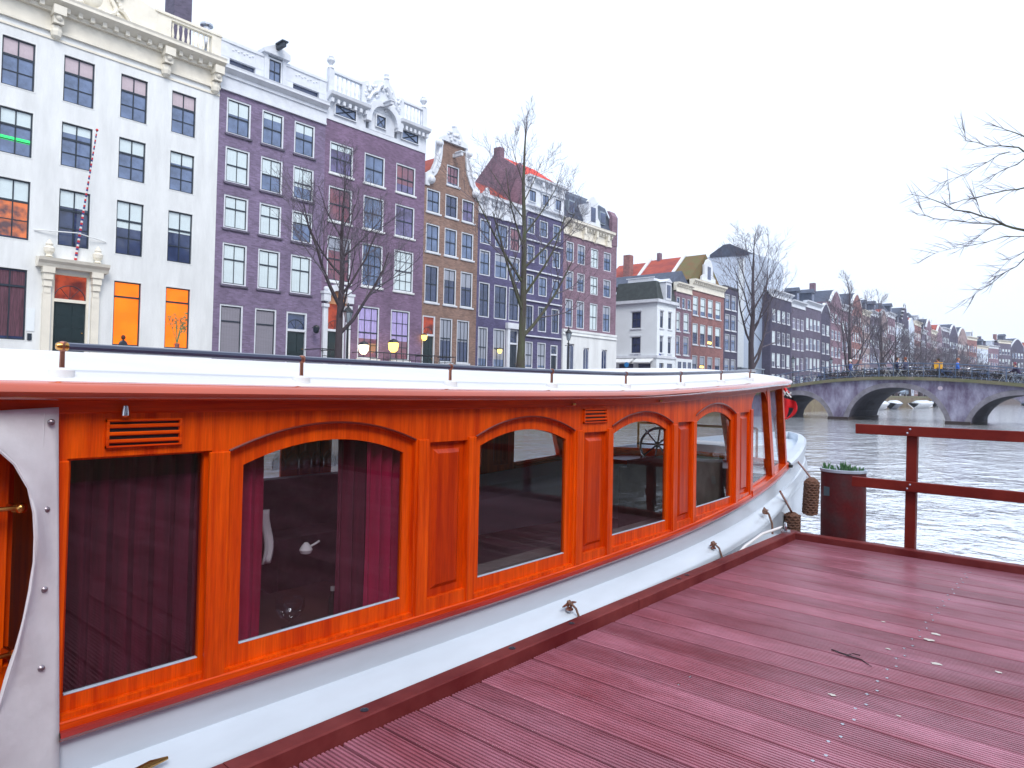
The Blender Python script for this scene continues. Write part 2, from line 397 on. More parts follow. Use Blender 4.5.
def house(name,label,y0,y1,ztop,wall,wins,cat='house',door=None,top=None,depth=10,ys_extra=(),loc=None,rz=0,far=False,group=None,xf=XF,extra_rects=(),zg=ZG,wallname='wall',back=True,side=None):
    """wins: list of (ya,yb,za,zb,style) in world y/z ; door the same"""
    root=thing(name,label,cat,loc or (xf,y0,zg),rz,group); W=y1-y0; H=ztop-zg
    rects=[(a-y0,c-zg,b-y0,d-zg) for a,b,c,d,_ in wins]+[(a-y0,c-zg,b-y0,d-zg) for a,b,c,d in extra_rects]
    w=MB(); wall_grid(w,W,H,rects,top,ys_extra=ys_extra)
    Hs=min(H,(top(0.0) if top else H))
    w.face([(0,0,0),(-depth,0,0),(-depth,0,Hs),(0,0,Hs)]); w.face([(0,W,0),(-depth,W,0),(-depth,W,Hs),(0,W,Hs)])
    if back: w.face([(-depth,0,0),(-depth,W,0),(-depth,W,Hs),(-depth,0,Hs)])
    if top:   # thickness and back of the gable
        t=MB(); ys=sorted({0,W}|set(ys_extra))
        for i in range(len(ys)-1):
            a,b=top(ys[i]+1e-4),top(ys[i+1]-1e-4)
            w.face([(0,ys[i],a),(0,ys[i+1],b),(-.35,ys[i+1],b),(-.35,ys[i],a)])
            w.face([(-.35,ys[i],Hs-.2),(-.35,ys[i+1],Hs-.2),(-.35,ys[i+1],b),(-.35,ys[i],a)])
    w.build(wallname,M[wall],root,fix=True)
    for a,b,c,d,st in wins:
        ww,hh=b-a,d-c; p=((0,(a+b)/2-y0,c-zg))
        if far: inst('window',far_win(ww,hh,st),root,p)
        else:
            fm,subs=win_parts(ww,hh,st); o=inst('window',fm,root,p)
            for nm,me in subs: inst(nm,me,o)
    return root
def door_obj(root,y,z,w,h,leaf='dgreen',fan=.3,fanlit=None,frame='white2',panels=3):
    """door with fanlight in a framed opening; local coords of root; z is local"""
    f=MB(); w2=w/2
    f.box(-.2,-.02,-w2,-w2+.1,0,h); f.box(-.2,-.02,w2-.1,w2,0,h); f.box(-.198,-.023,-w2+.1,w2-.1,h-.1,h)
    zf=h*(1-fan); f.box(-.198,-.0,-w2+.1,w2-.1,zf-.07,zf+.07)
    d=f.build('door_frame',M[frame],root,(0,y,z))
    l=MB(); l.box(-.17,-.12,-w2+.1,w2-.1,0,zf-.07)
    for k in range(panels):
        za=.12+(zf-.2)*k/panels; zb=.12+(zf-.2)*(k+1)/panels-.1
        for s in (-1,1): l.box(-.12,-.10,s*(w2-.1)/2-(w2-.1)*.33,s*(w2-.1)/2+(w2-.1)*.33,za,zb)
    l.build('door_leaf',M[leaf],d)
    k=MB(); k.ball((-.085,w2-.22,1.0),.035); k.build('door_handle',M['brass'],d)
    p=MB(); p.box(-.15,-.13,-w2+.1,w2-.1,zf+.07,h-.1); p.build('fanlight',M[fanlit or 'pane2'],d)
    q=MB(); r=min(w2-.12,h-.1-zf-.1)
    pts=[(-.12,-r*math.cos(PI*i/14),zf+.08+r*math.sin(PI*i/14)) for i in range(15)]
    q.tube(pts,.022,5); 
    for i in (4,7,10): q.tube([(-.12,0,zf+.08),pts[i]],.014,4)
    q.build('fanlight_bars',M['bar'],d)
    return d

S=lambda **k:k
# --- B1 white palace --------------------------------------------------------
wins=[]
bays=[(2.85,4.17),(5.25,6.57),(7.65,8.97),(9.98,11.34),(12.38,13.70),(14.78,16.1)]
pale=S(cols=2,bars=(.64,.32),frame='white',bar='bar',blind=.34,bmat='blind2',sill=None,fw=.05,bt=.06,proud=1)
def st(**k): d=dict(pale); d.update(k); return d
for i,(a,b) in enumerate(bays):
    wins.append((a,b,13.9,16.12,st()))
    g=st(bmat='blind',blind=(.33,.33,.36,.22,.34,.3)[i])
    if i==2: g['lit']=('greenlit',.30,.39)
    wins.append((a,b,10.95,13.04,g))
    g=st(bmat='blind',pane='pane2',blind=(.3,.3,.34,.30,.5,.42)[i])
    if i==2: g['lit']=('litwarm',.04,.62)
    wins.append((a,b,7.3,9.98,g))
    if i!=3:
        g=st(bars=(.76,),cols=1,blind=0)
        if i>3: g['pane']='litorange'
        else: g['pane']='pane2'; g['blind']=0; g['cols']=2; g['lit']=('shade',.02,.98) if i<2 else ('curtainrose',.05,.97)
        wins.append((a,b,2.9,6.08,g))
M['greenlit']=emit('green_sign_glow',(.02,.6,.12),1.0)
M['curtainrose']=mat('rose_curtain',(.10,.04,.06),.8,.6,4,(1,8,.4))
b1=house('canal_mansion','wide cream-white canal mansion with carved crest above the cornice and orange-lit ground floor windows',0.2,17.28,17.0,'white',wins,cat='building',extra_rects=[(9.88,11.38,2.4,6.10)],depth=12)
L1=17.28-.2
def loc1(y,z): return y-.2,z-ZG
door_obj(b1,10.63-.2,1.2,1.5,3.7,'dgreen',.34,'litred','cream',4)
# portal
p=MB()
for s in (-1,1):
    yc=10.63-.2+s*.98
    p.box(0,.16,yc-.16,yc+.16,1.2,3.9)
    for k,(zz,ww) in enumerate(((3.9,.17),(4.2,.2),(4.5,.24),(4.8,.3))): p.box(0,.18+.06*k,yc-ww*.8,yc+ww*.8,zz,zz+.32)
    p.lathe([(.05,0),(.16,.03),(.1,.1),(.2,.25),(.22,.4),(.12,.5),(.15,.58),(.02,.8)],10,(.25,yc,5.5))
p.prism([(0,5.05),(.35,5.05),(.42,5.2),(.55,5.32),(.6,5.45),(0,5.5)],10.43-1.42,10.43+1.42,'y')
p.build('door_portal',M['cream'],b1)
p=MB(); steps(p,.002,10.43-.9,10.43+.9,1.2,7); p.build('door_steps',M['pave'],b1)
c=cornice_mb(L1,16.95-ZG,18.35-ZG,.75,0)
for y in (1.6,9.65,14.45,17.0): # big paired consoles
    yy=y-.2; yy=min(yy,L1-.3)
    c.box(.066,.62,yy-.25,yy+.25,17.55-ZG,17.95-ZG); c.box(.066,.45,yy-.2,yy+.2,17.2-ZG,17.55-ZG)
    c.lathe([(.02,-.45),(.2,-.3),(.24,-.1),(.22,.15)],8,(.1,yy,17.0-ZG)); c.ball((.4,yy,17.45-ZG),.17)
c.build('cornice',M['cream'],b1,smooth=False)
c=MB()
zz0,zz1=18.352-ZG,19.75-ZG
c.box(-.4,.02,L1-.5,L1,zz0,zz1+.12)
c.box(-.38,.0,L1-.5-2.3-.9,L1-.5-2.1,zz0,zz1)
balustrade(c,L1-2.6,L1-.5,zz0,zz1,-.02)
c.box(-.38,.0,0,L1-3.4,zz0,zz1-.35); 
c.prism([(0,zz1-.4),(L1-8.9,zz1-.4),(L1-8.0,zz1+.1),(L1-7.4,zz1+.9),(L1-6.3,zz1+1.3),(L1-5.2,zz1+1.0),(L1-4.4,zz1+.35),(L1-3.3,zz1),(L1-3.3,zz0),(0,zz0)],-.36,.03,'x')
c.box(-.42,.08,L1-3.4,L1+.02,zz1+.0,zz1+.12)
c.build('parapet',M['cream'],b1)
c=MB(); random.seed(3)   # carved crest: shield, scrolls and leafwork
cy,cz=L1-6.3,zz0+.95
c.lathe([(.001,.16),(.3,.14),(.5,.06),(.55,0)],14,(0,0,0))
c.warp(lambda x,y,z:(z+.03,x+cy,y*1.15+cz))
for k in range(70):
    a=2*PI*k/70*1.0; rr=.75+.42*random.random()+.25*abs(math.sin(3*a))
    c.ball((.06+.1*random.random(),cy+rr*math.cos(a)*1.05,cz+rr*math.sin(a)*.85),.06+.07*random.random(),0,6)
for s in (-1,1):
    pts=[(.12,cy+s*(.7+.1*i)*1.0+s*.25*math.sin(i*1.1),cz-.75+.22*i) for i in range(8)]
    c.tube(pts,[.12-.008*i for i in range(8)],6)
    c.tube([(.1,cy+s*(1.2+.28*i),cz-.2-.22*i+.1*math.sin(i*2)) for i in range(7)],[.13-.013*i for i in range(7)],6)
c.build('carved_crest',M['cream'],b1,smooth=True)
# string course
c=MB(); c.box(0,.05,0,L1,16.55-ZG,16.65-ZG)
c.build('string_course',M['cream'],b1)
c=MB(); c.box(-6,-4.7,L1-.55,L1+.45,16,24.5); c.box(-6.1,-4.6,L1-.65,L1+.55,23.9,24.2); c.build('chimney',M['slatebrick'],b1)
c=MB(); c.tube([(-1.0,L1-.35,zz1-.5),(-1.0,L1-.35,zz1+.75)],.16,8); c.lathe([(.16,.75),(.34,.8),(.34,.9),(.05,1.0)],10,(-1.0,L1-.35,zz1)); c.build('flue',M['steel'],b1)
c=MB(); c.box(-12,-.3,.02,L1-.02,17.3-ZG,17.5-ZG); c.build('roof',M['lead'],b1)
c=MB()
c.box(.0,.03,8.95-.2,9.25-.2,3.35-ZG+.0,4.35-ZG); c.build('notice_board',M['paleblue'],b1)
c=MB(); c.box(0,.05,9.0-.2,9.16-.2,2.95-ZG,3.25-ZG); c.build('intercom',M['bar'],b1)
hp=thing('houseplant','leafy pot plant in the right-hand orange-lit window of the cream-white mansion','plant',(XF-.09,15.5,2.98))
mb=MB(); rp_=random.Random(2)
for k in range(9):
    a=rp_.uniform(-.5,.5); e=Vector((0,a,1.0+.75*rp_.random())); mb.tube([(0,0,.2),(0,a*.3,.7),tuple(e)],[.02,.015,.008],4)
    for q in range(9):
        c_=e+Vector((.0,rp_.uniform(-.2,.2),rp_.uniform(-.45,.1))); w_=rp_.uniform(.05,.1); d_=Vector((0,rp_.uniform(-1,1),rp_.uniform(-1,1))).normalized(); n_=Vector((1,0,0)).cross(d_)*.35
        mb.face([c_-d_*w_,c_+n_*w_,c_+d_*w_,c_-n_*w_])
mb.build('foliage',M['leaf'],hp,fix=False); mb=MB(); mb.lathe([(.001,0),(.1,0),(.13,.22),(.001,.22)],10); mb.build('pot',M['redbrick'],hp)
ps=thing('person','person sitting low in the left orange-lit window, only dark head and shoulders showing','person',(XF-.09,12.95,2.6))
mb=MB(); mb.grid(lambda u,v:(.05*math.cos(2*PI*u),(.26-.17*v**3)*math.sin(2*PI*u)*(1 if v<.98 else .3),.62*v),14,8); mb.build('body',M['bar'],ps,smooth=True)
mb=MB(); mb.ball((0,0,.74),.10,0,10,1.2); hh=mb.build('head',simple('hair_brown',(.06,.02,.015),.8),ps,smooth=True)
# flagpole
fp=thing('flagpole','slanting flagpole striped red white and blue above the green door of the cream-white mansion','flagpole',(XF,10.7,6.75))
pp=[Vector((.06,.05,0)),Vector((1.0,.45,5.94))]
for k in range(36):
    pass
mb=MB()
N=66
for k in range(N):
    a=pp[0].lerp(pp[1],k/N); b=pp[0].lerp(pp[1],(k+1)/N); mb.tube([a,b],.058-.030*k/N,6,(0,1,2)[k%3],cap=False)
mb.build('pole',[simple('flag_red',(.55,.02,.03)),M['white'],simple('flag_blue',(.03,.04,.2))],fp)
mb=MB(); mb.ball(tuple(pp[1]),.06); mb.build('finial',M['flag_red'],fp)
mb=MB(); mb.tube([(.05,-1.6,1.1),(.35,.0,1.2),(.05,1.3,1.05)],.025,5); mb.build('stay_rod',M['white'],fp)

# --- B2 purple brick --------------------------------------------------------
wins=[]
cols=((17.7,19.1),(19.76,21.12),(21.8,23.18))
w2=S(cols=2,bars=(.5,),frame='white2',bar='bar',sill='slatebrick',blind=.3)
def st2(**k): d=dict(w2); d.update(k); return d
for i,(a,b) in enumerate(cols):
    wins.append((a,b,14.75,16.7,st2(blind=(.42,.2,.3)[i])))
    wins.append((a,b,12.1,14.05,st2(blind=(1,.48,.62)[i])))
    wins.append((a,b,9.6,11.42,st2(blind=(1,1,.42)[i],bars=(.62,))))
    wins.append((a,b,6.55,8.82,st2(blind=1,bars=(.62,))))
wins.append((17.65,18.97,2.6,5.48,st2(pane='pane2',blind=1,bmat='shade',bars=(.7,),cols=1)))
wins.append((19.67,20.99,2.6,5.46,st2(pane='pane2',blind=1,bmat='shade',bars=(.7,),cols=1)))
b2=house('brick_canal_house','purple brick canal house with white attic parapet and hoist beam, beside the cream-white mansion',17.28,23.9,17.1,'purple',wins,extra_rects=[(21.62,22.98,2.3,5.45)],depth=11)
door_obj(b2,22.3-17.28,1.1,1.36,3.15,'dgreen',.34,None,'white2',3)
c=cornice_mb(23.9-17.28,17.06-ZG,18.3-ZG,.42,0,dent=False); c.build('cornice',M['white2'],b2)
c=MB(); W=6.62; z0=18.3-ZG; z1=19.8-ZG
for a,b in ((0,2.5),(3.85,W)):
    c.box(-.3,.0,a,b,z0,z0+.12); c.box(-.3,0,a,b,z0+.55,z0+.8); c.box(-.32,.04,a,b,z1-.15,z1)
    for (p,q) in ((a,a+.5),(b-.5,b)): c.box(-.29,-.01,p,q,z0+.12,z1-.15)
    c.box(-.28,-.03,a+.5,b-.5,z0+.8,z1-.15)
    n=8
    for k in range(n):
        y=a+.6+(b-a-1.2)*(k+.5)/n; c.ball((-.03,y,z0+1.05+.08*(k%2)),.06,0,6)
c.build('attic_parapet',M['white2'],b2)
for q0,q1 in ((.5,2.0),(4.35,6.1)): c=MB(); c.box(-.29,-.2,q0,q1,z0+.12,z0+.55); c.build('attic_light',M['pane2'],b2)
d=MB(); d.box(-2.2,.06,2.5,2.72,z0,z1+.12); d.box(-2.2,.06,3.63,3.85,z0,z1+.12); d.prism([(2.35,z1+.1),(2.35,z1+.3),(3.1,z1+.75),(4.0,z1+.42),(4.0,z1+.1)],-2.2,.25,'x'); dd=d.build('dormer',M['white2'],b2)
fm,subs=win_parts(.9,1.45,S(cols=2,bars=(.5,),frame='white2',bar='bar')); o=inst('window',fm,b2,(.05,3.175,z0+.02)); 
for nm,me in subs: inst(nm,me,o)
d=MB(); d.box(-.2,1.0,3.06,3.26,z1+.42,z1+.66); d.box(.3,1.05,2.98,3.36,z1+.66,z1+.74); d.build('hoist_beam',M['bar'],b2)
d=MB(); d.box(-11,-.3,.02,W-.02,17.9-ZG,18.2-ZG); d.build('roof',M['lead'],b2)

# --- B3 purple brick with arched pediment ----------------------------------
wins=[]
c3=((24.25,25.98),(26.85,28.5),(29.45,31.15))
w3=S(cols=2,bars=(.5,),frame='white2',bar='bar',sill='white',pane='pane3')
for i,(a,b) in enumerate(c3):
    wins.append((a,b,14.25,16.2,dict(w3,cols=3 if i!=1 else 2,pane=('pane3','pane','pane3')[i],blind=.2 if i==0 else 0,lit=None if i!=2 else ('rosypane',.3,.98))))
    wins.append((a,b,11.3,13.45,dict(w3,pane=('rosypane','pane','pane3')[i])))
    wins.append((a,b,7.6,10.38,dict(w3,cols=3,bars=(.5,.25,.75),pane=('rosypane','pane','pane')[i],blind=(.3,0,1)[i],bmat='curtain' if i==0 else 'blind')))
M['rosypane']=mat('window_glass_rose',(.30,.10,.11),.08,.7,.5,c2=(.08,.07,.14),spec=.8)
for a,b in ((26.65,28.35),(29.3,30.95)):
    wins.append((a,b,2.95,6.33,dict(w3,cols=3,bars=(.5,.25,.75),blind=.62,bmat='lcurtain',pane='rosypane',bar='bar')))
b3=house('brick_canal_house','warm purple brick canal house with arched white pediment, balustrade and pillared doorway',23.9,32.0,17.45,'purple2',wins,extra_rects=[(24.35,25.65,2.2,6.5)],depth=11)
door_obj(b3,25.0-23.9,1.0,1.3,4.1,'dgreen',.42,'litred','white2',3)
p=MB()
for s in (-1,1):
    yc=25.0-23.9+s*.85
    p.box(0,.22,yc-.2,yc+.2,1.0,1.35); p.box(0,.16,yc-.14,yc+.14,1.35,4.9); p.box(0,.24,yc-.2,yc+.2,4.75,4.95); p.box(0,.315,yc-.24,yc+.24,5.1,5.55); p.box(0,.36,yc-.3,yc+.3,5.55,5.7)
    p.ball((.15,yc,5.85),.16)
pts=[(1.1-.72*math.cos(PI*i/14),5.0+.82*math.sin(PI*i/14)) for i in range(15)]
q=[(1.1-.95*math.cos(PI*i/14),5.25+.95*math.sin(PI*i/14)) for i in range(15)]
for i in range(14): p.prism([pts[i],pts[i+1],q[i+1],q[i]],0,.3,'x')
p.build('door_portal',M['white2'],b3)
p=MB(); pts=[(1.1-.72*math.cos(PI*i/14),4.98+.82*math.sin(PI*i/14)) for i in range(15)]; p.prism(pts,.01,.05,'x'); p.build('tympanum',simple('tan_stone',(.5,.24,.12),.8),b3)
p=MB(); steps(p,.002,.2,2.0,1.0,6); p.build('door_steps',M['pave'],b3)
W=8.1; zc0=17.45-ZG; 
c=MB()
c.box(-.3,.06,0,W,zc0,zc0+.28)
for a,b in ((0,2.95),(5.5,W)):
    c.box(-.3,.05,a,b,zc0+.28,zc0+1.15)
    c.prism([(.05,zc0+1.15),(.3,zc0+1.3),(.55,zc0+1.42),(.6,zc0+1.6),(-.3,zc0+1.6),(-.3,zc0+1.15)],a-.0,b+.0,'y')
    for k in range(7):
        y=a+(b-a)*(k+.5)/7; c.box(.048,.4,y-.09,y+.09,zc0+1.0,zc0+1.25)
    c.box(.048,.42,(b if a==0 else a)-.2,(b if a==0 else a)+.2,zc0+.7,zc0+1.3)
zb=zc0+1.6
balustrade(c,.3,2.9,zb,zb+1.45,.12,.3,(.25,2.7))
balustrade(c,5.6,W-.3,zb,zb+1.45,.12,.3,(5.75,W-.25))
urn(c,(.02,.25,zb+1.5),1.5); urn(c,(.02,W-.3,zb+1.5),1.5)
ca=(W/2+.15); r0,r1=1.05,1.45
for i in range(18):
    a0,a1=PI*i/18,PI*(i+1)/18
    c.prism([(ca-r0*math.cos(a0),zc0+.9+r0*math.sin(a0)),(ca-r0*math.cos(a1),zc0+.9+r0*math.sin(a1)),(ca-r1*math.cos(a1),zc0+.9+r1*math.sin(a1)),(ca-r1*math.cos(a0),zc0+.9+r1*math.sin(a0))],-.2,.4,'x')
pts=[(ca-r0*math.cos(PI*i/18),zc0+.9+r0*math.sin(PI*i/18)) for i in range(19)]
c.prism([(ca+r0,zc0+.28),(ca-r0,zc0+.28)]+pts,-.2,.08,'x')
c.build('attic_cornice',M['white2'],b3)
c=MB(); prof=[(2.6,zb),(2.7,zb+1.6),(3.0,zb+1.75),(3.2,zb+1.35),(3.5,zb+1.9),(3.9,zb+2.1),(4.2,zb+2.15),(4.6,zb+2.45),(4.75,zb+2.1),(5.1,zb+1.8),(5.3,zb+1.3),(5.6,zb+1.5),(5.8,zb)]
c.prism(prof,-.25,.12,'x'); random.seed(5)
for k in range(60):
    y=2.75+2.9*random.random(); z=zb+.2+1.7*random.random()*(1-.35*abs(y-4.2)/1.5); c.ball((.14,y,z),.07+.08*random.random(),0,6)
for s in (-1,1): c.tube([(.22,4.2+s*(.15+.2*i),zb+1.75-.22*i+.12*math.sin(2.2*i)) for i in range(7)],[.16-.012*i for i in range(7)],6)
c.lathe([(.05,0),(.2,.1),(.12,.25),(.16,.4),(.02,.62)],8,(0,4.55,zb+2.3))
c.build('carved_pediment',M['white2'],b3,smooth=True)
for (a,b) in ((.5,2.15),(5.8,7.35)):
    fm,subs=win_parts(b-a,.72,S(cols=1,bars=(),frame='white2',bar='bar',fw=.06)); o=inst('attic_window',fm,b3,(.20,(a+b)/2,zc0+.36))
    for nm,me in subs: inst(nm,me,o)
    x=MB(); x.tube([(.13,a+.1,zc0+.45),(.13,b-.1,zc0+1.02)],.03,4); x.tube([(.13,b-.1,zc0+.45),(.13,a+.1,zc0+1.02)],.03,4); x.build('lattice',M['bar'],b3)
fm,subs=win_parts(.85,.85,S(cols=1,bars=(),frame='white2',bar='bar',fw=.06)); o=inst('attic_window',fm,b3,(.24,ca-.15,zc0+.55))
for nm,me in subs: inst(nm,me,o)
x=MB(); x.tube([(.17,ca-.5,zc0+.62),(.17,ca+.2,zc0+1.32)],.025,4); x.tube([(.17,ca+.2,zc0+.62),(.17,ca-.5,zc0+1.32)],.025,4); x.build('lattice',M['bar'],b3)
d=MB(); d.box(.3,1.1,ca-.1,ca+.12,zb+.35,zb+.55); d.box(.4,1.15,ca-.2,ca+.22,zb+.55,zb+.62); d.build('hoist_beam',M['white2'],b3)
d=MB(); d.box(-11,-.3,.02,W-.02,18.2-ZG,18.5-ZG); d.build('roof',M['lead'],b3)

# --- B4 brown neck gable -----------------------------------------------------
y0=32.0; W=5.45
def t4(y):
    u=abs(y-W/2)
    if u>2.35: return 15.9-ZG
    if u>1.15: return 15.9-ZG+ (2.35-u)/1.2*0.4 + 2.0*((2.35-u)/1.2)**2.2
    return 18.9-ZG
wins=[]
w4=S(cols=2,bars=(.5,),frame='white2',bar='bar',sill='white2',pane='pane')
wins.append((34.1,35.35,15.85,17.3,dict(w4,lit=('rosypane',.1,.95),cols=3)))
for i,(a,b) in enumerate(((32.22,33.52),(34.02,35.28),(35.72,37.0))):
    wins.append((a,b,13.5,15.15,dict(w4,pane=('pane','pane2','pane3')[i])))
    wins.append((a,b,10.7,12.7,dict(w4,cols=2)))
    wins.append((a,b,7.15,9.78,dict(w4,pane='pane2',blind=(0,.3,.42)[i],bmat='curtain')))
for a,b in ((33.75,35.0),(35.45,36.75)):
    wins.append((a,b,3.0,6.17,dict(w4,cols=3,bars=(.55,),pane='pane2',blind=.5,bmat='curtain')))
wins.sort(key=lambda w:w[0])
ysx=[i*W/22 for i in range(23)]
b4=house('neck_gable_house','brown brick canal house with white scrolled neck gable',y0,y0+W,19.2,'brown',wins,top=t4,ys_extra=ysx,extra_rects=[(32.1,33.3,2.2,6.2)],depth=10)
door_obj(b4,.7,1.0,1.2,4.0,'dgreen',.34,'litred','white2',3)
c=MB()
for s in (-1,1):
    def Y(u): return W/2+s*u
    outer=[(2.72,15.3-ZG),(2.72,16.1-ZG),(2.3,16.35-ZG),(1.95,16.6-ZG),(1.65,17.2-ZG),(1.5,17.9-ZG),(1.5,18.8-ZG),(1.15,18.9-ZG)]
    inner=[(2.35,15.3-ZG),(2.3,15.75-ZG),(2.0,16.0-ZG),(1.7,16.3-ZG),(1.35,17.0-ZG),(1.2,17.8-ZG),(1.16,18.5-ZG),(1.1,18.55-ZG)]
    for i in range(7): c.prism([(Y(outer[i][0]),outer[i][1]),(Y(outer[i+1][0]),outer[i+1][1]),(Y(inner[i+1][0]),inner[i+1][1]),(Y(inner[i][0]),inner[i][1])],-.34,.12,'x')
    for q in range(2):
        cc=(.12,Y(2.25-.75*q*1.0),(15.75 if q==0 else 18.55)-ZG); c.ball(cc,.32-.06*q,0,8); 
    c.tube([(.14,Y(2.1-.12*i),16.3-ZG+.32*i+.1*math.sin(i*2)) for i in range(7)],.1,6)
c.prism([(W/2-1.3,18.85-ZG),(W/2-1.2,19.15-ZG),(W/2-.8,19.3-ZG),(W/2-.5,19.75-ZG),(W/2,20.1-ZG),(W/2+.5,19.75-ZG),(W/2+.8,19.3-ZG),(W/2+1.2,19.15-ZG),(W/2+1.3,18.85-ZG)],-.3,.2,'x')
for k in range(16): c.ball((.2,W/2-.8+1.6*random.random(),19.0-ZG+.7*random.random()),.1+.06*random.random(),0,6)
c.lathe([(.06,0),(.2,.1),(.1,.25),(.02,.5)],8,(0,W/2,20.05-ZG))
c.build('gable_ornament',M['white2'],b4,smooth=True)
c=MB(); c.box(0,.9,W/2-.1,W/2+.1,17.9-ZG,18.15-ZG); c.box(.3,.95,W/2-.18,W/2+.18,18.15-ZG,18.22-ZG); c.build('hoist_beam',M['white2'],b4)
c=MB(); roof_gable(c,W,15.7-ZG,2.6,10,-.36); c.build('roof',M['tile'],b4)

# --- B5 blue-black low house ------------------------------------------------
wins=[]
w5=S(cols=2,bars=(.5,),frame='white2',bar='bar',pane='pane')
for i,(a,b) in enumerate(((37.7,38.9),(39.42,40.95),(41.15,42.45))):
    wins.append((a,b,12.2,14.1,dict(w5,pane=('pane','pane','rosypane')[i])))
    wins.append((a,b,9.8,11.75,dict(w5,blind=(.1,.3,.2)[i],bmat='curtain')))
    wins.append((a,b,6.6,9.27,dict(w5,pane='pane2',cols=2)))
    if i<2: wins.append((a,b-.1,2.8,5.85,dict(w5,cols=3,blind=.8,bmat='curtain')))
b5=house('blue_brick_house','narrow blue-black brick canal house with white cornice, behind the tall bare tree',37.45,42.9,14.55,'blue',wins,extra_rects=[(41.2,42.4,2.2,5.9)],depth=10)
door_obj(b5,41.8-37.45,1.0,1.2,3.7,'bar',.3,None,'white2',3)
c=MB(); c.box(0,.2,3.45,3.72,1,4.9); c.box(0,.2,4.98,5.25,1,4.9); c.box(0,.3,3.35,5.35,4.75,5.2); c.build('door_portal',M['white2'],b5)
cornice_mb(5.45,14.5-ZG,15.9-ZG,.5,3).build('cornice',M['white2'],b5)
c=MB(); c.prism([(-.3,15.8-ZG),(-3.6,18.2-ZG),(-8,15.8-ZG)],.05,5.35,'y'); c.build('roof',M['tile'],b5)
c=MB(); c.box(-.15,.25,.6,.95,15.95-ZG,16.25-ZG); c.ball((.1,.8,16.35-ZG),.18); c.build('cornice_ornament',M['white2'],b5)
# --- B6 taller blue with red roof -------------------------------------------
wins=[]
for i,(a,b) in enumerate(((43.3,44.3),(44.9,46.05),(46.75,47.85))):
    wins.append((a,b,14.0,15.4,dict(w5)))
    wins.append((a,b,11.65,13.1,dict(w5)))
    wins.append((a,b,9.0,10.65,dict(w5)))
    wins.append((a,b,6.0,8.12,dict(w5,pane='pane2')))
    if i<2: wins.append((a,b,2.9,5.1,dict(w5,blind=.9,bmat='curtain')))
b6=house('blue_brick_house','tall blue-black brick canal house with white attic storey and bright red tiled roof',42.9,48.25,15.9,'blue',wins,extra_rects=[(46.7,47.7,2.2,5.0)],depth=10)
door_obj(b6,47.2-42.9,1.0,1.0,2.8,'bar',.3,None,'white2',2)
c=cornice_mb(5.35,15.85-ZG,16.3-ZG,.3,0); 
c.box(-.3,.0,0,5.35,16.3-ZG,18.0-ZG)
c2=cornice_mb(5.35,17.85-ZG,18.7-ZG,.5,4); k=len(c.v); c.v+=c2.v; c.f+=[tuple(i+k for i in f) for f in c2.f]; c.m+=c2.m
c.build('attic_storey',M['white2'],b6)
for yy in (.85,2.6,4.35):
    fm,subs=win_parts(.95,1.0,S(cols=2,bars=(),frame='white2',bar='bar',fw=.06)); o=inst('window',fm,b6,(.16,yy,16.62-ZG))
    for nm,me in subs: inst(nm,me,o)
for k,zz in enumerate((13.5,11.0,8.5,5.6)):
    c=MB(); c.box(0,.16,.2,5.1,zz-ZG-.10,zz-ZG); c.build('ledge',M['white2'],b6)
c=MB(); c.prism([(.1,18.7-ZG),(-3.2,21.0-ZG),(-6.5,18.7-ZG)],.25,5.1,'y'); c.build('roof',simple('bright_red_tiles',(.62,.05,.03),.8,var=.25,scale=3,fine=.15),b6)
c=MB(); c.prism([(-6.2,14.5),(-.3,14.5),(-.3,17.3),(-.6,18.6),(-1.0,18.4),(-3.3,19.95),(-6.2,17.4)],-.1,.24,'y'); c.build('side_gable',M['mauve'],b6)
c=MB(); c.box(-3.5,-2.8,-.08,.5,20.0-ZG,21.6-ZG); c.build('chimney',M['mauve'],b6)
# --- B7 mauve brick with white ground floor ---------------------------------
wins=[]
w7=S(cols=2,bars=(.5,),frame='white2',bar='bar',pane='pane')
for i,(a,b) in enumerate(((48.7,49.85),(50.4,51.6),(52.5,53.75),(54.65,55.95))):
    for za,zb in ((12.5,14.3),(10.0,11.7),(6.7,9.2)):
        wins.append((a,b,za,zb,dict(w7,blind=1 if i==2 else .3,bmat='blind' if i==2 else 'curtain')))
b7=house('corner_brick_house','mauve brick corner house with white rendered ground floor and slate roof with scrolled dormer',48.25,56.9,15.1,'mauve',wins,depth=12,top=lambda y:15.1-ZG if y<8 else 18.2-ZG,ys_extra=(8.0,),zg=ZG) if False else house('corner_brick_house','mauve brick corner house with white rendered ground floor and slate roof with scrolled dormer',48.25,56.9,15.1,'mauve',wins,depth=12)
c=MB(); W=8.65
wall_rects=[(.6,1.6,1.7,4.05),(3.1,1.6,4.0,3.8),(6.1,1.6,7.0,3.8)]
wall_grid(c,W,6.3-ZG,wall_rects,depth=.12); c.warp(lambda x,y,z:(x+.14,y,z)); c.box(.0,.2,0,W,6.3-ZG,6.5-ZG); c.box(0,.24,-.02,W,6.0-ZG,6.08-ZG); 
c.face([(.14,0,0),(0,0,0),(0,0,5.1),(.14,0,5.1)]); c.face([(.14,W,0),(0,W,0),(0,W,5.1),(.14,W,5.1)])
c.build('ground_floor_render',M['white'],b7)
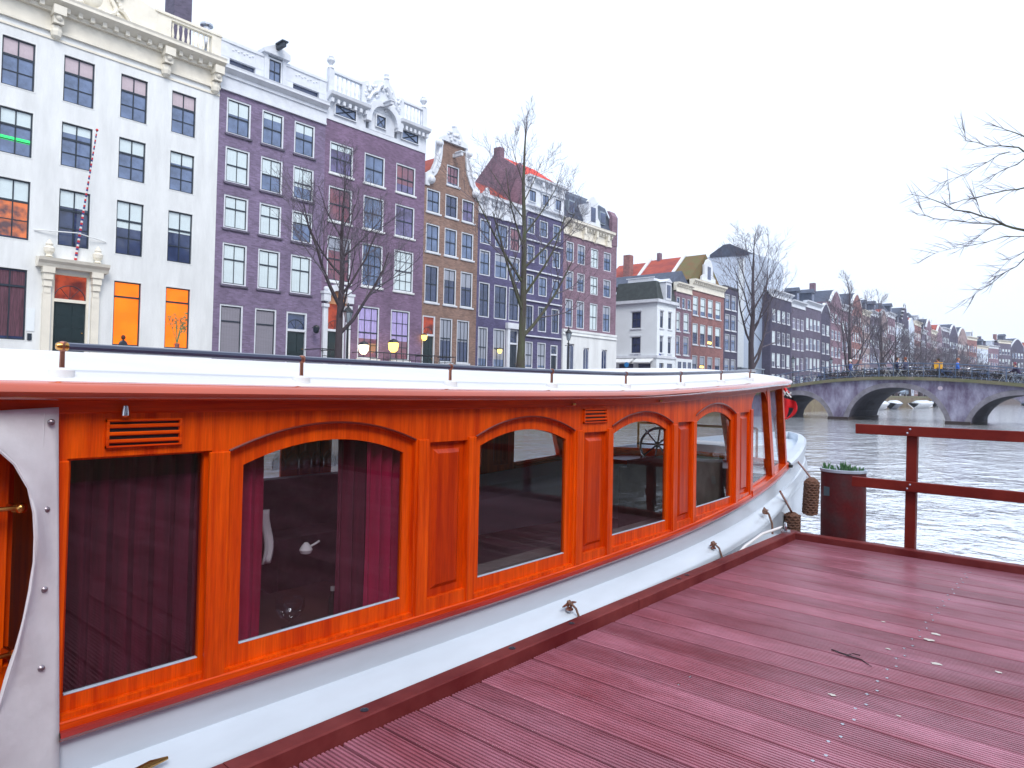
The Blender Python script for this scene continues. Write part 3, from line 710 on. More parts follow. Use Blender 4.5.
for (a,zb_,b,zt) in wall_rects:
    ar=MB(); w_=b-a; yc=(a+b)/2
    pts=[(yc-w_/2,zb_),(yc+w_/2,zb_)]+[(yc+w_/2*math.cos(PI*i/10),zt-.45+.45*math.sin(PI*i/10)) for i in range(11)]
    o=MB().prism(pts,.02,.06,'x').build('arched_window',M['pane2'],b7)
    q=MB(); q.tube([(.07,p,z) for p,z in pts[1:]]+[(.07,)+pts[0]],.04,4); q.tube([(.07,yc,zb_),(.07,yc,zt)],.02,4); q.build('frame',M['white2'],o)
c=cornice_mb(7.6,14.9-ZG,16.2-ZG,.55,4); c.build('cornice',M['cream'],b7)
c=MB(); c.box(-.3,.05,7.7,W,15.1-ZG,17.9-ZG); c.prism([(.05,17.9-ZG),(-.3,17.9-ZG),(-.6,18.5-ZG),(-.3,18.45-ZG)],7.7,W,'y'); c.build('corner_pier',M['mauve'],b7)
c=MB(); c.prism([(.0,16.2-ZG),(-1.3,19.0-ZG),(-2.8,20.0-ZG),(-9.5,20.0-ZG),(-12,16.2-ZG)],.1,W-.2,'y'); c.build('roof',M['slate'],b7)
c=MB(); yc=4.0
c.box(-2,.1,yc-.7,yc+.7,16.2-ZG,18.2-ZG); c.prism([(yc-1.3,16.2-ZG),(yc-1.15,16.8-ZG),(yc-.8,17.1-ZG),(yc-.7,18.2-ZG),(yc-.85,18.3-ZG),(yc-.4,18.75-ZG),(yc,18.95-ZG),(yc+.4,18.75-ZG),(yc+.85,18.3-ZG),(yc+.7,18.2-ZG),(yc+.8,17.1-ZG),(yc+1.15,16.8-ZG),(yc+1.3,16.2-ZG)],.1,.35,'x')
c.box(.35,.4,yc-.35,yc+.35,16.6-ZG,17.9-ZG,1); c.build('dormer',[M['white2'],M['pane2']],b7)
for yy in (1.4,6.4):
    c=MB(); c.box(-2,-.2,yy-.45,yy+.45,16.9-ZG,18.1-ZG); c.box(-.21,-.15,yy-.35,yy+.35,17.0-ZG,17.95-ZG,1); c.build('dormer',[M['lead'],M['pane2']],b7)
# ------------------------------------------------------------------ corner group past the side street
wins=[]
w8=S(cols=2,bars=(.55,),frame='white2',bar='bar',pane='pane2',sill='white2',lintel='white2')
for a,b in ((65.6,66.4),(67.4,68.2)):
    for za,zb in ((7.9,9.8),(5.25,7.1)): wins.append((a,b,za,zb,dict(w8,blind=.3,bmat='curtain')))
b8=house('white_corner_house','small white corner house with black mansard roof and shop awnings, first past the side street',65.0,69.1,10.6,'paleblue',wins,depth=.4,back=False)
for k in kids(b8):
    if k.name.startswith('wall'): bpy.data.objects.remove(k)
w=MB(); wall_grid(w,4.1,10.6-ZG,[(a-65,c_-ZG,b-65,d-ZG) for a,b,c_,d,_ in wins]+[(.6,1.2,1.6,3.0),(2.3,1.2,3.5,3.0)])
k=MB(); wall_grid(k,5.2,10.6-ZG,[(1.9,7.9-ZG,3.16,9.77-ZG),(1.9,5.2-ZG,3.16,7.05-ZG),(.7,1.3,2.2,2.9),(2.8,1.3,4.6,2.9)])
k.warp(lambda x,y,z:(-y,-x,z)); bse=len(w.v); w.v+=k.v; w.f+=[tuple(i+bse for i in f) for f in k.f]; w.m+=k.m
w.face([(-5.2,0,0),(-5.2,4.1,0),(-5.2,4.1,9.4),(-5.2,0,9.4)])
w.build('wall',M['paleblue'],b8)
for za,zb in ((7.9,9.77),(5.2,7.05)):
    fm,subs=win_parts(1.26,zb-za,dict(w8)); o=inst('window',fm,b8,(-2.53,0,za-ZG),-PI/2)
    for nm,me in subs: inst(nm,me,o)
for (x,yy,rz,w_) in ((-1.45,0,-PI/2,1.5),(-3.7,0,-PI/2,1.8),(0,.9,0,.6),(0,2.9,0,1.2)):
    m=MB(); m.box(-.12,-.06,-w_/2,w_/2,1.25,2.95); m.build('shop_window',M['pane2'],b8,(x,yy,0),rz=rz)
def lbox(mb,x0,x1,y0,y1,z0,z1,m=0): mb.box(x0,x1,y0,y1,z0,z1,m)
c=MB(); c.box(-5.3,.12,-.12,4.2,4.72-ZG,5.0-ZG); c.box(-5.3,.06,-.06,4.15,10.45-ZG,10.62-ZG); c.box(-5.4,.3,-.3,4.25,10.62-ZG,10.95-ZG); c.build('cornice',M['white2'],b8)
c=MB(); a=[(.1,-.1),(.1,4.1),(-5.2,4.1),(-5.2,-.1)]; b=[(-.5,.5),(-.5,4.1),(-5.2,4.1),(-5.2,.5)]
for i in range(4): j=(i+1)%4; c.face([(*a[i],10.95-ZG),(*a[j],10.95-ZG),(*b[j],13.0-ZG),(*b[i],13.0-ZG)])
c.face([(*p,13.0-ZG) for p in b],1); c.build('mansard_roof',[M['slate2'],M['lead']],b8)
c=MB(); c.box(-4.0,-.8,.6,2.6,13.0-ZG,13.35-ZG); c.box(-4.2,-.7,.55,.62,13.4-ZG,13.5-ZG); c.build('roof_terrace',M['white2'],b8)
c=MB(); c.box(-1.2,.35,1.2,2.4,10.96-ZG,12.9-ZG); c.box(.35,.38,1.4,2.2,11.2-ZG,12.6-ZG,1); c.prism([(1.1,12.9-ZG),(1.8,13.3-ZG),(2.5,12.9-ZG)],-1.2,.45,'x'); c.build('dormer',[M['white2'],M['pane2']],b8)
for (x0,x1) in ((-4.9,-2.7),(-2.4,-.3)):
    c=MB(); c.prism([(-.1,4.65-ZG),(-1.0,4.25-ZG),(-1.0,4.15-ZG),(-.1,4.5-ZG)],x0,x1,'x'); c.build('awning',M['white'],b8)
c=MB(); c.box(-4.9,-3.1,-.10,-.02,3.2-ZG,3.6-ZG); c.build('shop_sign',simple('orange_sign',(.6,.16,.06)),b8)
for x in (-2.1,): 
    c=MB(); c.lathe([(.001,.04),(.28,.04),(.28,0),(.001,0)],16,(0,0,0)); c.warp(lambda a_,b_,z:(a_-3.0,-z-1.05,b_+3.95-ZG)); c.build('round_sign',simple('blue_sign',(.02,.25,.65)),b8)
c=MB(); c.box(-2.7,-2.2,-.05,-.01,5.0-ZG+.02,5.2-ZG); c.build('street_name_plate',simple('plate_blue',(.02,.05,.35)),b8)
c=MB(); c.box(.01,.05,.5,.9,5.0-ZG+.02,5.2-ZG); c.build('street_name_plate',M['plate_blue'],b8)

wins=[]
w9=S(cols=1,bars=(.55,),frame='white2',bar='bar',pane='pane',sill='white2')
for a,b in ((69.3,70.2),(71.0,72.3)):
    wins.append((a,b,7.9,10.05,dict(w9,blind=.9))); wins.append((a,b,5.3,7.4,dict(w9,blind=.3,bmat='curtain')))
for a,b in ((69.3,70.1),(70.6,71.4),(71.9,72.7)): wins.append((a,b,10.5,11.7,dict(w9)))
b9=house('narrow_brick_house','very narrow mauve brick house squeezed beside the small white corner house',69.1,72.9,12.4,'mauve',wins,depth=11)
cornice_mb(3.8,12.3-ZG,13.3-ZG,.4,0).build('cornice',M['cream'],b9)
c=MB(); c.box(0,.18,.02,3.78,0,4.85-ZG); 
for a in (.3,1.5,2.7): c.box(.18,.2,a,a+.8,1.0,3.3,1)
c.build('shopfront',[M['paleblue'],M['pane2']],b9)
c=MB(); roof_gable(c,3.8,13.3-ZG,1.5,10,-.3); c.build('roof',M['slate'],b9)

wins=[]
for i,(a,b) in enumerate(((73.25,74.6),(75.2,76.6),(77.2,78.6),(79.3,80.8))):
    wins.append((a,b,10.05,12.25,dict(w9,blind=.75))); 
    wins.append((a,b,6.65,9.1,dict(w9,blind=.42,pane='pane2',lit=('lamp',.1,.22) if i==2 else None)))
    wins.append((a,b,3.0,5.4,dict(w9,blind=.4,pane='pane2',bmat='curtain',lit=('lamp',.42,.55) if i==1 else None)))
b10=house('red_brick_house','red-brown brick house, four windows wide, with white scrolled dormer and long mossy tiled roof',72.9,81.65,13.0,'redbrick',wins,depth=12)
W=8.75; cornice_mb(W,12.95-ZG,14.15-ZG,.5,0).build('cornice',M['cream'],b10)
c=MB(); c.prism([(0,14.1-ZG),(W/2,17.7-ZG),(W,14.1-ZG)],-.4,-3.0,'x'); c.build('roof',M['mosstile'],b10)
c=MB(); c.prism([(0,14.1-ZG),(W/2,17.7-ZG),(W,14.1-ZG)],-3.4,-7.7,'x'); c.prism([(0,14.1-ZG),(W/2,17.5-ZG),(W,14.1-ZG)],-8.1,-12.5,'x'); c.build('rear_roof',M['tile'],b10)
c=MB()
for x in (-3.0,-7.7): c.prism([(-.05,14.1-ZG),(W/2,17.95-ZG),(W+.05,14.1-ZG)],x,x-.4,'x')
c.build('roof_coping',M['white2'],b10)
c=MB(); c.box(-9.9,-9.0,1.2,2.1,14,17.7-ZG+.4); c.build('chimney',M['redbrick'],b10)
c=MB(); c.box(-6.8,-6.4,W/2-.3,W/2+.3,16,17.3); c.build('chimney',M['mauve'],b10)
c=MB(); yc=W/2; c.prism([(yc-1.9,14.15-ZG),(yc-1.8,14.8-ZG),(yc-1.2,15.1-ZG),(yc-1.0,16.3-ZG),(yc-.5,16.9-ZG),(yc,17.1-ZG),(yc+.5,16.9-ZG),(yc+1.0,16.3-ZG),(yc+1.2,15.1-ZG),(yc+1.8,14.8-ZG),(yc+1.9,14.15-ZG)],-.2,.05,'x'); c.box(-2.5,-.2,yc-.9,yc+.9,14.15-ZG,16.3-ZG); c.box(.05,.09,yc-.4,yc+.4,14.6-ZG,16.1-ZG,1); c.build('gable_dormer',[M['white2'],M['pane2']],b10)
wins=[]
for a,b in ((82.1,83.5),(84.0,85.4)):
    for za,zb in ((11.6,13.5),(9.0,11.0),(6.4,8.5)): wins.append((a,b,za,zb,dict(w9,pane='pane',blind=.3,bmat='curtain')))
    wins.append((a,b,3.0,5.4,dict(w9,blind=.3,bmat='curtain')))
b11=house('dark_brick_house','dark blue-black brick house two windows wide, left of the open yard and white side wall',81.65,86.0,14.3,'dkblue',wins,depth=10)
c=MB(); c.box(-.3,.1,0,4.3,14.302-ZG,14.5-ZG); c.build('cornice',M['iron'],b11); c=MB(); c.box(-10,0,.05,4.3,14.2-ZG,14.3-ZG-.01); c.build('roof',M['slate'],b11)
# yard
yd=thing('yard_shelter','low dark slatted yard shelter at the foot of the tall white side wall','shelter',(-36.5,86.6,ZG))
c=MB(); c.box(-4,0,0,.1,0,2.9); c.box(-.1,0,0,10,0,2.6); 
for k in range(14): c.box(.002,.05,.3+.7*k,.75+.7*k,.3,2.5)
c.build('fence_panel',M['slatebrick'],yd)
c=MB(); c.box(-4,.4,1,9,3.2,3.35); 
for y in (1.2,5,8.8): c.box(.2,.3,y,y+.1,0,3.2)
c.build('canopy',M['lead'],yd)
wb=thing('white_gable_building','tall building behind with blank white rendered side wall and hipped slate roof','building',(-36.9,98.0,ZG))
c=MB(); c.prism([(-9,0),(0,0),(0,20.6-ZG),(-2,21.3-ZG),(-9,21.6-ZG)],0,6.5,'y'); c.box(-18,-9.0,0.3,6.5,0,20.0-ZG); c.build('wall',M['whitewall'],wb)
c=MB(); 
a=[(-9,0),(0,0),(0,6.5),(-9,6.5)]; pk=(-5.5,3.2,23.9-ZG)
c.prism([(-8.6,21.5-ZG),(-8.6,21.9-ZG),(-6.4,23.2-ZG),(-5.4,23.2-ZG),(-2.6,21.7-ZG),(-2.6,21.2-ZG)],-.1,6.6,'y'); c.build('roof',M['slate'],wb)
c=MB(); c.box(-.9,-.0,.3,.34,3,19.6); c.warp(lambda x,y,z:(x-3.2,y-.33,z)); c.build('downpipe_strip',M['paleblue'],wb)

# far row
random.seed(21)
def far_house(y,W,top,wall,style,depth=9,loc=None,rz=0,label='',floors=None,cols=None,name='row_house',group=None,lod=0):
    H=top-ZG; nf=floors or max(3,int((H-.8)/3.0)); nb=cols or max(2,int(W/1.75)); wins=[]
    fh=(H-1.0)/nf; bw=(W-.5)/nb; blind=random.choice((0,.3,.5)); pane=random.choice(('pane','pane2','pane3'))
    for f in range(nf):
        for b in range(nb):
            a=y+.25+bw*b+bw*.18; hh=fh*(.66 if f else .70)*(1-.05*f)
            wins.append((a,a+bw*.64,ZG+.45+fh*f,ZG+.45+fh*f+hh,S(frame='white2',pane=pane,blind=random.choice((0,0,.4,.6,.9)),cols=2 if lod==0 else 1)))
    tp=None; ex=(); topH=top
    if style=='bell':
        tp=lambda u:(H if abs(u-W/2)>W*.46 else H+.35*W*(1-(abs(u-W/2)/(W*.5))**1.6)); ex=[i*W/12 for i in range(13)]; topH=top+.4*W
    if style=='step':
        tp=lambda u:H+.9*int(max(0,(W/2-abs(u-W/2)))/(W/9)); ex=sorted({i*W/18 for i in range(19)}); topH=top+.9*5
    r=house(name,label,y,y+W,topH,wall,wins,far=True,depth=depth,top=tp,ys_extra=ex,loc=loc,rz=rz,group=group)
    if style=='flat' or style=='hip':
        cornice_mb(W,H-.25,H+.75,.5,0).build('cornice',M[random.choice(('white2','white2','cream'))],r)
        c=MB()
        if style=='hip': roof_mansard(c,W,H+.7,2.2,depth,1.5); c.build('roof',[M['slate'],M['lead']],r)
        else: c.box(-depth,-.3,.05,W-.05,H+.5,H+.65); c.build('roof',M['lead'],r)
        if random.random()<.7:
            c=MB(); c.box(-2,-.1,W/2-.7,W/2+.7,H+.75,H+2.3); c.prism([(W/2-.95,H+2.3),(W/2,H+3.0),(W/2+.95,H+2.3)],-2,.1,'x'); c.box(-.1,-.06,W/2-.45,W/2+.45,H+1,H+2.1,1); c.build('dormer',[M[random.choice(('white2','slate'))],M['pane2']],r)
    else:
        c=MB(); roof_gable(c,W,H-.1,W*.38,depth,-.36); c.build('roof',M[random.choice(('tile','slate','slate'))],r)
        c=MB(); 
        for i in range(len(ex)-1):
            a,b=tp(ex[i]+1e-4),tp(ex[i+1]-1e-4)
            c.prism([(ex[i],a-.25),(ex[i],a+.04),(ex[i+1],b+.04),(ex[i+1],b-.25)],-.37,.06,'x')
        c.build('gable_coping',M['white2'],r)
    if random.random()<.75:
        c=MB(); yy=random.uniform(.5,W-1.2); c.box(-4.5,-3.6,yy,yy+.8,H,H+3.2+random.random()); c.build('chimney',M[random.choice(('mauve','redbrick','slatebrick'))],r)
    return r
spec=[ # y0,W,top,wall,style,label
(97.4,8.4,15.2,'dkblue','flat','dark blue-black brick house with white cornice, directly beside the tall white side wall'),
(105.8,6.2,14.6,'slatebrick','flat','slate-grey brick house with many white windows, second past the tall white side wall'),
(112.0,8.0,15.2,'slatebrick','flat','broad grey-blue brick house, third past the tall white side wall'),
(120.0,5.2,14.8,'dkblue','bell','narrow dark house with white-edged bell gable, fourth past the tall white side wall'),
(125.2,6.5,17.2,'mauve','bell','mauve brick bell-gabled house behind the fourth quay tree'),
(131.7,6.5,16.6,'mauve','hip','mauve brick house with slate roof and dormer, next to the bell-gabled mauve house'),
(138.2,7.0,18.0,'redbrick','bell','red brick gabled house whose gable rises above its neighbours left of the bridge middle'),
(145.2,6.0,17.0,'tanbrick','flat','pale tan brick house with white cornice above the left bridge arch'),
(151.2,8.0,17.5,'slatebrick','flat','slate-grey broad house with boxy roof storey above the left bridge pier'),
(159.2,6.5,17.2,'tanbrick','bell','light tan bell-gabled house above the middle bridge arch'),
(165.7,7.0,18.5,'mauve','hip','mauve house with slate roof above the crown of the bridge'),
(172.7,6.5,16.8,'whitewall','flat','whitish rendered house in the far row above the bridge crown'),
(179.2,7.5,19.2,'dkblue','step','dark step-gabled house in the far row, tallest over the bridge middle'),
(186.7,6.5,17.8,'whitewall','bell','pale rendered bell-gabled house in the far row beyond the bridge'),
(193.2,8.0,19.0,'redbrick','hip','red brick house with slate roof and dormer in the far row beyond the bridge'),
(201.2,7.0,17.5,'slatebrick','flat','grey flat-corniced house right of the far red brick house with dormer'),
(208.2,6.5,19.4,'mauve','bell','far mauve bell-gabled house over the right bridge pier'),
(214.7,8.0,18.4,'tanbrick','flat','far tan house with wide cornice over the right bridge pier'),
]
for i,(y,W,top,wall,style,lab) in enumerate(spec):
    far_house(y,W,top,wall,style,label=lab,depth=1.2 if i==0 else 9,lod=0 if i<6 else 1,group='row houses beyond the bridge')
# the row then curves with the canal
px,py,hd=XF,222.7,0.0; walls=['mauve','slatebrick','dkblue','tanbrick','redbrick','whitewall']
ords=['first','second','third','fourth','fifth','sixth','seventh','eighth','ninth','tenth','eleventh','twelfth','thirteenth','fourteenth','fifteenth','sixteenth','seventeenth','eighteenth','nineteenth','twentieth','last but one','last']
wn={'mauve':'mauve','slatebrick':'grey','dkblue':'dark','tanbrick':'tan','redbrick':'red','whitewall':'pale'}
for i in range(22):
    W=random.uniform(7,9.5); top=random.uniform(17,20.5); wl=walls[i%6]; stl=random.choice(('flat','bell','hip','flat'))
    far_house(0,W,top,wl,stl,label='%s hazy far house, %s where the row bends with the canal'%(wn[wl],ords[i]),loc=(px,py,ZG),rz=-hd,lod=1,group='distant houses along the bend')
    px+=math.sin(hd)*W; py+=math.cos(hd)*W; hd+=R(2.6 if i<10 else 5.5)
# near bank houses behind the dock: they face the boat and show in its windows
for i in range(9):
    W=7.4; far_house(0,W,random.uniform(14.5,17),['mauve','slatebrick','dkblue','redbrick'][i%4],('flat','bell','hip')[i%3],label='brick canal house on the near bank behind the dock, number counted from the south: '+ords[i],loc=(17,-26+W*(i+1),ZG-.6),rz=PI,group='near bank houses')

# ------------------------------------------------------------------ ground, water, sky
def sheet(name,pts,z,m,mats,skirt=None):
    mb=MB(); mb.face([(x,y,z) for x,y in pts]); o=mb.build(name,m); o['kind']='structure'; return o
sheet('ground',[(-900,-900),(900,-900),(900,1400),(-900,1400)],-2.6,M['street'],0)
wt,n,b,out=nt('canal_water'); N=n.nodes; L=n.links
b.inputs['Base Color'].default_value=(.90,.93,.97,1); b.inputs['Metallic'].default_value=.62; b.inputs['Roughness'].default_value=.07; b.inputs['IOR'].default_value=1.9; b.inputs['Specular IOR Level'].default_value=.7
tc=N.new('ShaderNodeTexCoord'); hsum=None
for sc_,st_,wt_ in (((.55),(1,.75,1),1.0),((1.7),(1,.6,1),.55),((5.5),(.8,1,1),.22)):
    mp=N.new('ShaderNodeMapping'); mp.inputs['Scale'].default_value=st_; mp.inputs['Rotation'].default_value=(0,0,R(25)); L.new(tc.outputs['Object'],mp.inputs[0])
    no=N.new('ShaderNodeTexNoise'); no.inputs['Scale'].default_value=sc_; no.inputs['Detail'].default_value=2.5; no.inputs['Distortion'].default_value=.6; L.new(mp.outputs[0],no.inputs[0])
    mu=N.new('ShaderNodeMath'); mu.operation='MULTIPLY'; mu.inputs[1].default_value=wt_; L.new(no.outputs[0],mu.inputs[0])
    if hsum is None: hsum=mu.outputs[0]
    else:
        ad=N.new('ShaderNodeMath'); L.new(hsum,ad.inputs[0]); L.new(mu.outputs[0],ad.inputs[1]); hsum=ad.outputs[0]
bp=N.new('ShaderNodeBump'); bp.inputs['Strength'].default_value=1.0; bp.inputs['Distance'].default_value=.11; L.new(hsum,bp.inputs['Height']); L.new(bp.outputs[0],b.inputs['Normal'])
sheet('water',[(-24.2,-200),(150,-200),(150,500),(-24.2,500)],WATER,wt,0)
def block(name,x0,x1,y0,y1,z0,z1,m): o=MB().box(x0,x1,y0,y1,z0,z1).build(name,m); o['kind']='structure'; return o
block('quay_street',-36.0,-25.0,-60,222,-2,1.1,M['street'])
block('pavement',-36.0,-32.6,-60,222,1.1,ZG,M['pave'])
block('side_street',-90,-36.02,56.9,65,-2,1.14,M['street'])
block('far_quay_street',-36,-24.9,222.01,300,-2,1.08,M['street'])
block('near_quay_street',6,17.0,-60,120,-2,.62,M['street'])
o=MB().prism([(-24,222),(-12,270),(30,330),(120,350),(120,420),(-60,420),(-60,222)],-2,1.05,'z').build('bend_quay_street',M['street']); o['kind']='structure'
def quay(name,x0,x1,y0,y1,zt,label):
    r=thing(name,label,'wall',((x0+x1)/2,y0,0)); 
    MB().box(-(x1-x0)/2,(x1-x0)/2,0,y1-y0,-2,zt-.25).build('masonry',M['quay'],r); MB().box(-(x1-x0)/2-.06,(x1-x0)/2+.06,0,y1-y0,zt-.25,zt).build('coping',M['coping'],r)
quay('quay_wall',-25,-24,-60,57.4,1.14,'long brick quay wall of the far bank before the bridge')
quay('quay_wall',-25,-24,66.0,222,1.14,'brick quay wall with mossy coping seen through the bridge arches')
quay('quay_wall',5,6,-60,57.4,.66,'brick quay wall of the near bank behind the dock')

# ------------------------------------------------------------------ bridge
def bridge(name,label,Y0,T,arches,deckz,xa,xb,labelled=True):
    r=thing(name,label,'bridge',((xa+xb)/2,Y0,WATER)); ox,oy,oz=(xa+xb)/2,Y0,WATER
    n=130; xs=sorted({xa+(xb-xa)*i/n for i in range(n+1)}|{a for ar in arches for a in (ar[0]+1e-4,ar[1]-1e-4,ar[0]-1e-4,ar[1]+1e-4)})
    def under(x):
        for (a,b_,zc) in arches:
            if a<x<b_:
                t=(x-(a+b_)/2)/((b_-a)/2); return -1.3+(zc+1.3)*math.sqrt(max(0,1-abs(t)**2.3))
        return None
    w=MB()
    for i in range(len(xs)-1):
        x0,x1=xs[i],xs[i+1]
        if x1-x0<5e-4: 
            continue
        u0,u1=under(x0+1e-5) ,under(x1-1e-5)
        um=under((x0+x1)/2)
        b0=-1.5 if um is None else (u0 if u0 is not None else -1.3); b1=-1.5 if um is None else (u1 if u1 is not None else -1.3)
        t0,t1=deckz(x0),deckz(x1)
        for yy in (0,T): w.face([(x0-ox,yy,b0-oz),(x1-ox,yy,b1-oz),(x1-ox,yy,t1-oz),(x0-ox,yy,t0-oz)],0)
        w.face([(x0-ox,0,t0-oz),(x1-ox,0,t1-oz),(x1-ox,T,t1-oz),(x0-ox,T,t0-oz)],0)
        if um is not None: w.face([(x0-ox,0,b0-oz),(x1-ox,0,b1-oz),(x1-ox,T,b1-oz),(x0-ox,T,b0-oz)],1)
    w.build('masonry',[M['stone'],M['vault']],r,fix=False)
    for (a,b_,zc) in arches:
        g=MB()
        P=[]
        for i in range(25):
            x=(a+b_)/2-((b_-a)/2-.001)*math.cos(PI*i/24); P.append((x,under(x) if under(x) is not None else -1.3))
        cx=(a+b_)/2
        Q=[(cx+(x-cx)*(1+.34/((b_-a)/2)),z+.36*max(0,1-abs((x-cx)/((b_-a)/2))**3)+.0) for x,z in P]
        for i in range(24):
            g.prism([(P[i][0]-ox,P[i][1]-oz),(P[i+1][0]-ox,P[i+1][1]-oz),(Q[i+1][0]-ox,Q[i+1][1]-oz),(Q[i][0]-ox,Q[i][1]-oz)],-.07,.0,'y')
        g.build('arch_ring',M['ring'],r)
    c=MB()
    for i in range(60):
        x0=xa+(xb-xa)*i/60; x1=xa+(xb-xa)*(i+1)/60
        for yy in ((-.22,.32),(T-.32,T+.22)): c.prism([(x0-ox,deckz(x0)-oz+.0),(x1-ox,deckz(x1)-oz+.0),(x1-ox,deckz(x1)+.24-oz),(x0-ox,deckz(x0)+.24-oz)],yy[0],yy[1],'y')
    c.build('coping',M['coping'],r)
    for p in (arches[0][1],arches[1][1]):
        x0=p-ox-.1; q=MB(); q.box(x0,x0+1.5,-.4,T+.3,-.6,.22); q.build('pier_footing',M['under'],r)
    return r,(ox,oy,oz)
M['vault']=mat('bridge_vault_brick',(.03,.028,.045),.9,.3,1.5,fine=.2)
def dz1(x): return max(1.05,2.42-(.0125 if x<-12 else .0072)*(x+12)**2)
YB=57.4
br,bo=bridge('stone_bridge','three-arched weathered stone bridge with iron railing crossing the canal',YB,8.6,[(-21.4,-16.45,1.15),(-15.25,-8.6,1.85),(-7.35,-.9,1.45)],dz1,-25,6)
for yy in (-.0,8.6):
    rl=MB()
    pts=lambda h:[(x-bo[0],yy+(.05 if yy==0 else -.05),dz1(x)+.24+h-bo[2]) for x in [-25+31*i/40 for i in range(41)]]
    rl.tube(pts(1.0),.035,5); rl.tube(pts(.55),.018,4); rl.tube(pts(.12),.018,4)
    for i in range(32):
        x=-24.8+i*.98; rl.tube([(x-bo[0],yy+(.05 if yy==0 else -.05),dz1(x)+.2-bo[2]),(x-bo[0],yy+(.05 if yy==0 else -.05),dz1(x)+1.26-bo[2])],.026 if i%4 else .042,5)
    rl.build('railing',M['railblue'] if 'railblue' in M else simple('railblue',(.08,.12,.2),.5),br)
bridge('stone_bridge','small distant arched bridge seen through the right-hand arch of the near bridge',212,8,[(-22,-16,1.0),(-15,-8,1.5),(-7,-1,1.0)],dz1,-25,6)
# number plate like mark on the bridge face
c=MB(); c.lathe([(.001,.03),(.15,.03),(.15,0),(.001,0)],14); c.warp(lambda x,y,z:(x+1.0-.55,-z-.002,y+2.55)); 
c.build('bridge_badge',simple('badge',(.5,.42,.48)),br)

# ------------------------------------------------------------------ trees
TMIN=.006; NCH=(9,6,5,4,3)
def grow(mb,tw,p,d,L0,r,depth,maxd,rnd,upb=.12,spread=.65,lean=0):
    """one branch: wobbling polyline, children along it; thick wood into mb, twigs into tw"""
    seg=5 if depth<2 else 4; pts=[p.copy()]; rad=[r]; dd=d.copy(); step=L0/seg
    for i in range(seg):
        dd=(dd+Vector((rnd.uniform(-1,1),rnd.uniform(-1,1),rnd.uniform(-.6,1)))*.13+Vector((0,0,upb))).normalized()
        pts.append(pts[-1]+dd*step); rad.append(max(TMIN*.6,r*(1-.72*(i+1)/seg)))
    (mb if depth<2 else tw).tube(pts,rad,7 if depth==0 else (5 if depth==1 else 3),0,cap=False)
    if depth>=maxd: return
    nchild=NCH[depth] if depth<5 else 2
    for k in range(nchild):
        t=.28+.72*(k+rnd.random()*.7)/nchild; t=min(t,.98); f=t*seg; i=min(seg-1,int(f)); q=pts[i].lerp(pts[i+1],f-i)
        base=(pts[i+1]-pts[i]).normalized(); a=rnd.uniform(0,2*PI); o=base.orthogonal().normalized(); o=Matrix.Rotation(a,3,base)@o
        nd=(base*(1-spread*.55)+o*spread*rnd.uniform(.7,1.15)).normalized()
        grow(mb,tw,q,nd,L0*rnd.uniform(.42,.62)*(1.15-.4*t),max(TMIN,rad[i]*.55),depth+1,maxd,rnd,upb,spread)
def tree(name,label,loc,trunk,limbs,maxd=4,seed=1,bark='bark',group='bare quay trees',r0=.2,topgrow=4.5,up=.12,tmin=.008,lf=1.0):
    global TMIN
    TMIN=tmin
    """trunk: local polyline ; limbs: list of (t index, dir, length, radius)"""
    rnd=random.Random(seed); root=thing(name,label,'tree',loc,0,group)
    T=[Vector(p) for p in trunk]; n=len(T); rad=[r0*(1-.75*i/(n-1)) for i in range(n)]; rad[0]*=1.35
    tr=MB(); tr.tube(T,rad,10,0,cap=False); br_=MB(); tw=MB()
    for (t,d,L0,r) in limbs:
        i=min(n-2,int(t)); q=T[i].lerp(T[i+1],t-i); grow(br_,tw,q,Vector(d).normalized(),L0*lf,r,1,maxd,rnd,up)
    grow(br_,tw,T[-1],(T[-1]-T[-2]).normalized(),topgrow,rad[-1],1,maxd,rnd,up)
    tr.build('trunk',M[bark],root,smooth=True); c=br_.build('limbs',M[bark],root,smooth=True,fix=False); tw.build('twigs',M['twig'],c,fix=False)
    return root
XT=-27.0
NCH=(9,8,6,4,3)
tree('bare_tree','bare spreading tree in front of the pillared doorway of the purple brick house',(XT,18.9,1.1),
 [(0,0,0),(.05,0,1.6),(0,.05,3.4),(.05,.1,5.2),(0,.05,7.0),(0,.1,8.6)],
 [(1.5,(.2,1,.75),4.4,.10),(2.2,(0,-1,1.1),4.2,.10),(2.5,(.5,.8,1.0),3.2,.07),(3,(-.4,-.9,.9),3.0,.06),(3.2,(.5,-.3,1),2.6,.05),(3.5,(.2,1,.7),2.8,.05),(4,(-.3,-.8,.9),2.2,.04),(4.3,(0,.8,1),2,.035),(2.8,(-.8,.4,.8),2.8,.05),(1.9,(.9,-.3,.8),3,.06)],4,4,'bark',r0=.20,topgrow=2.2,tmin=.0075,lf=1.15)
NCH=(9,6,5,4,3)
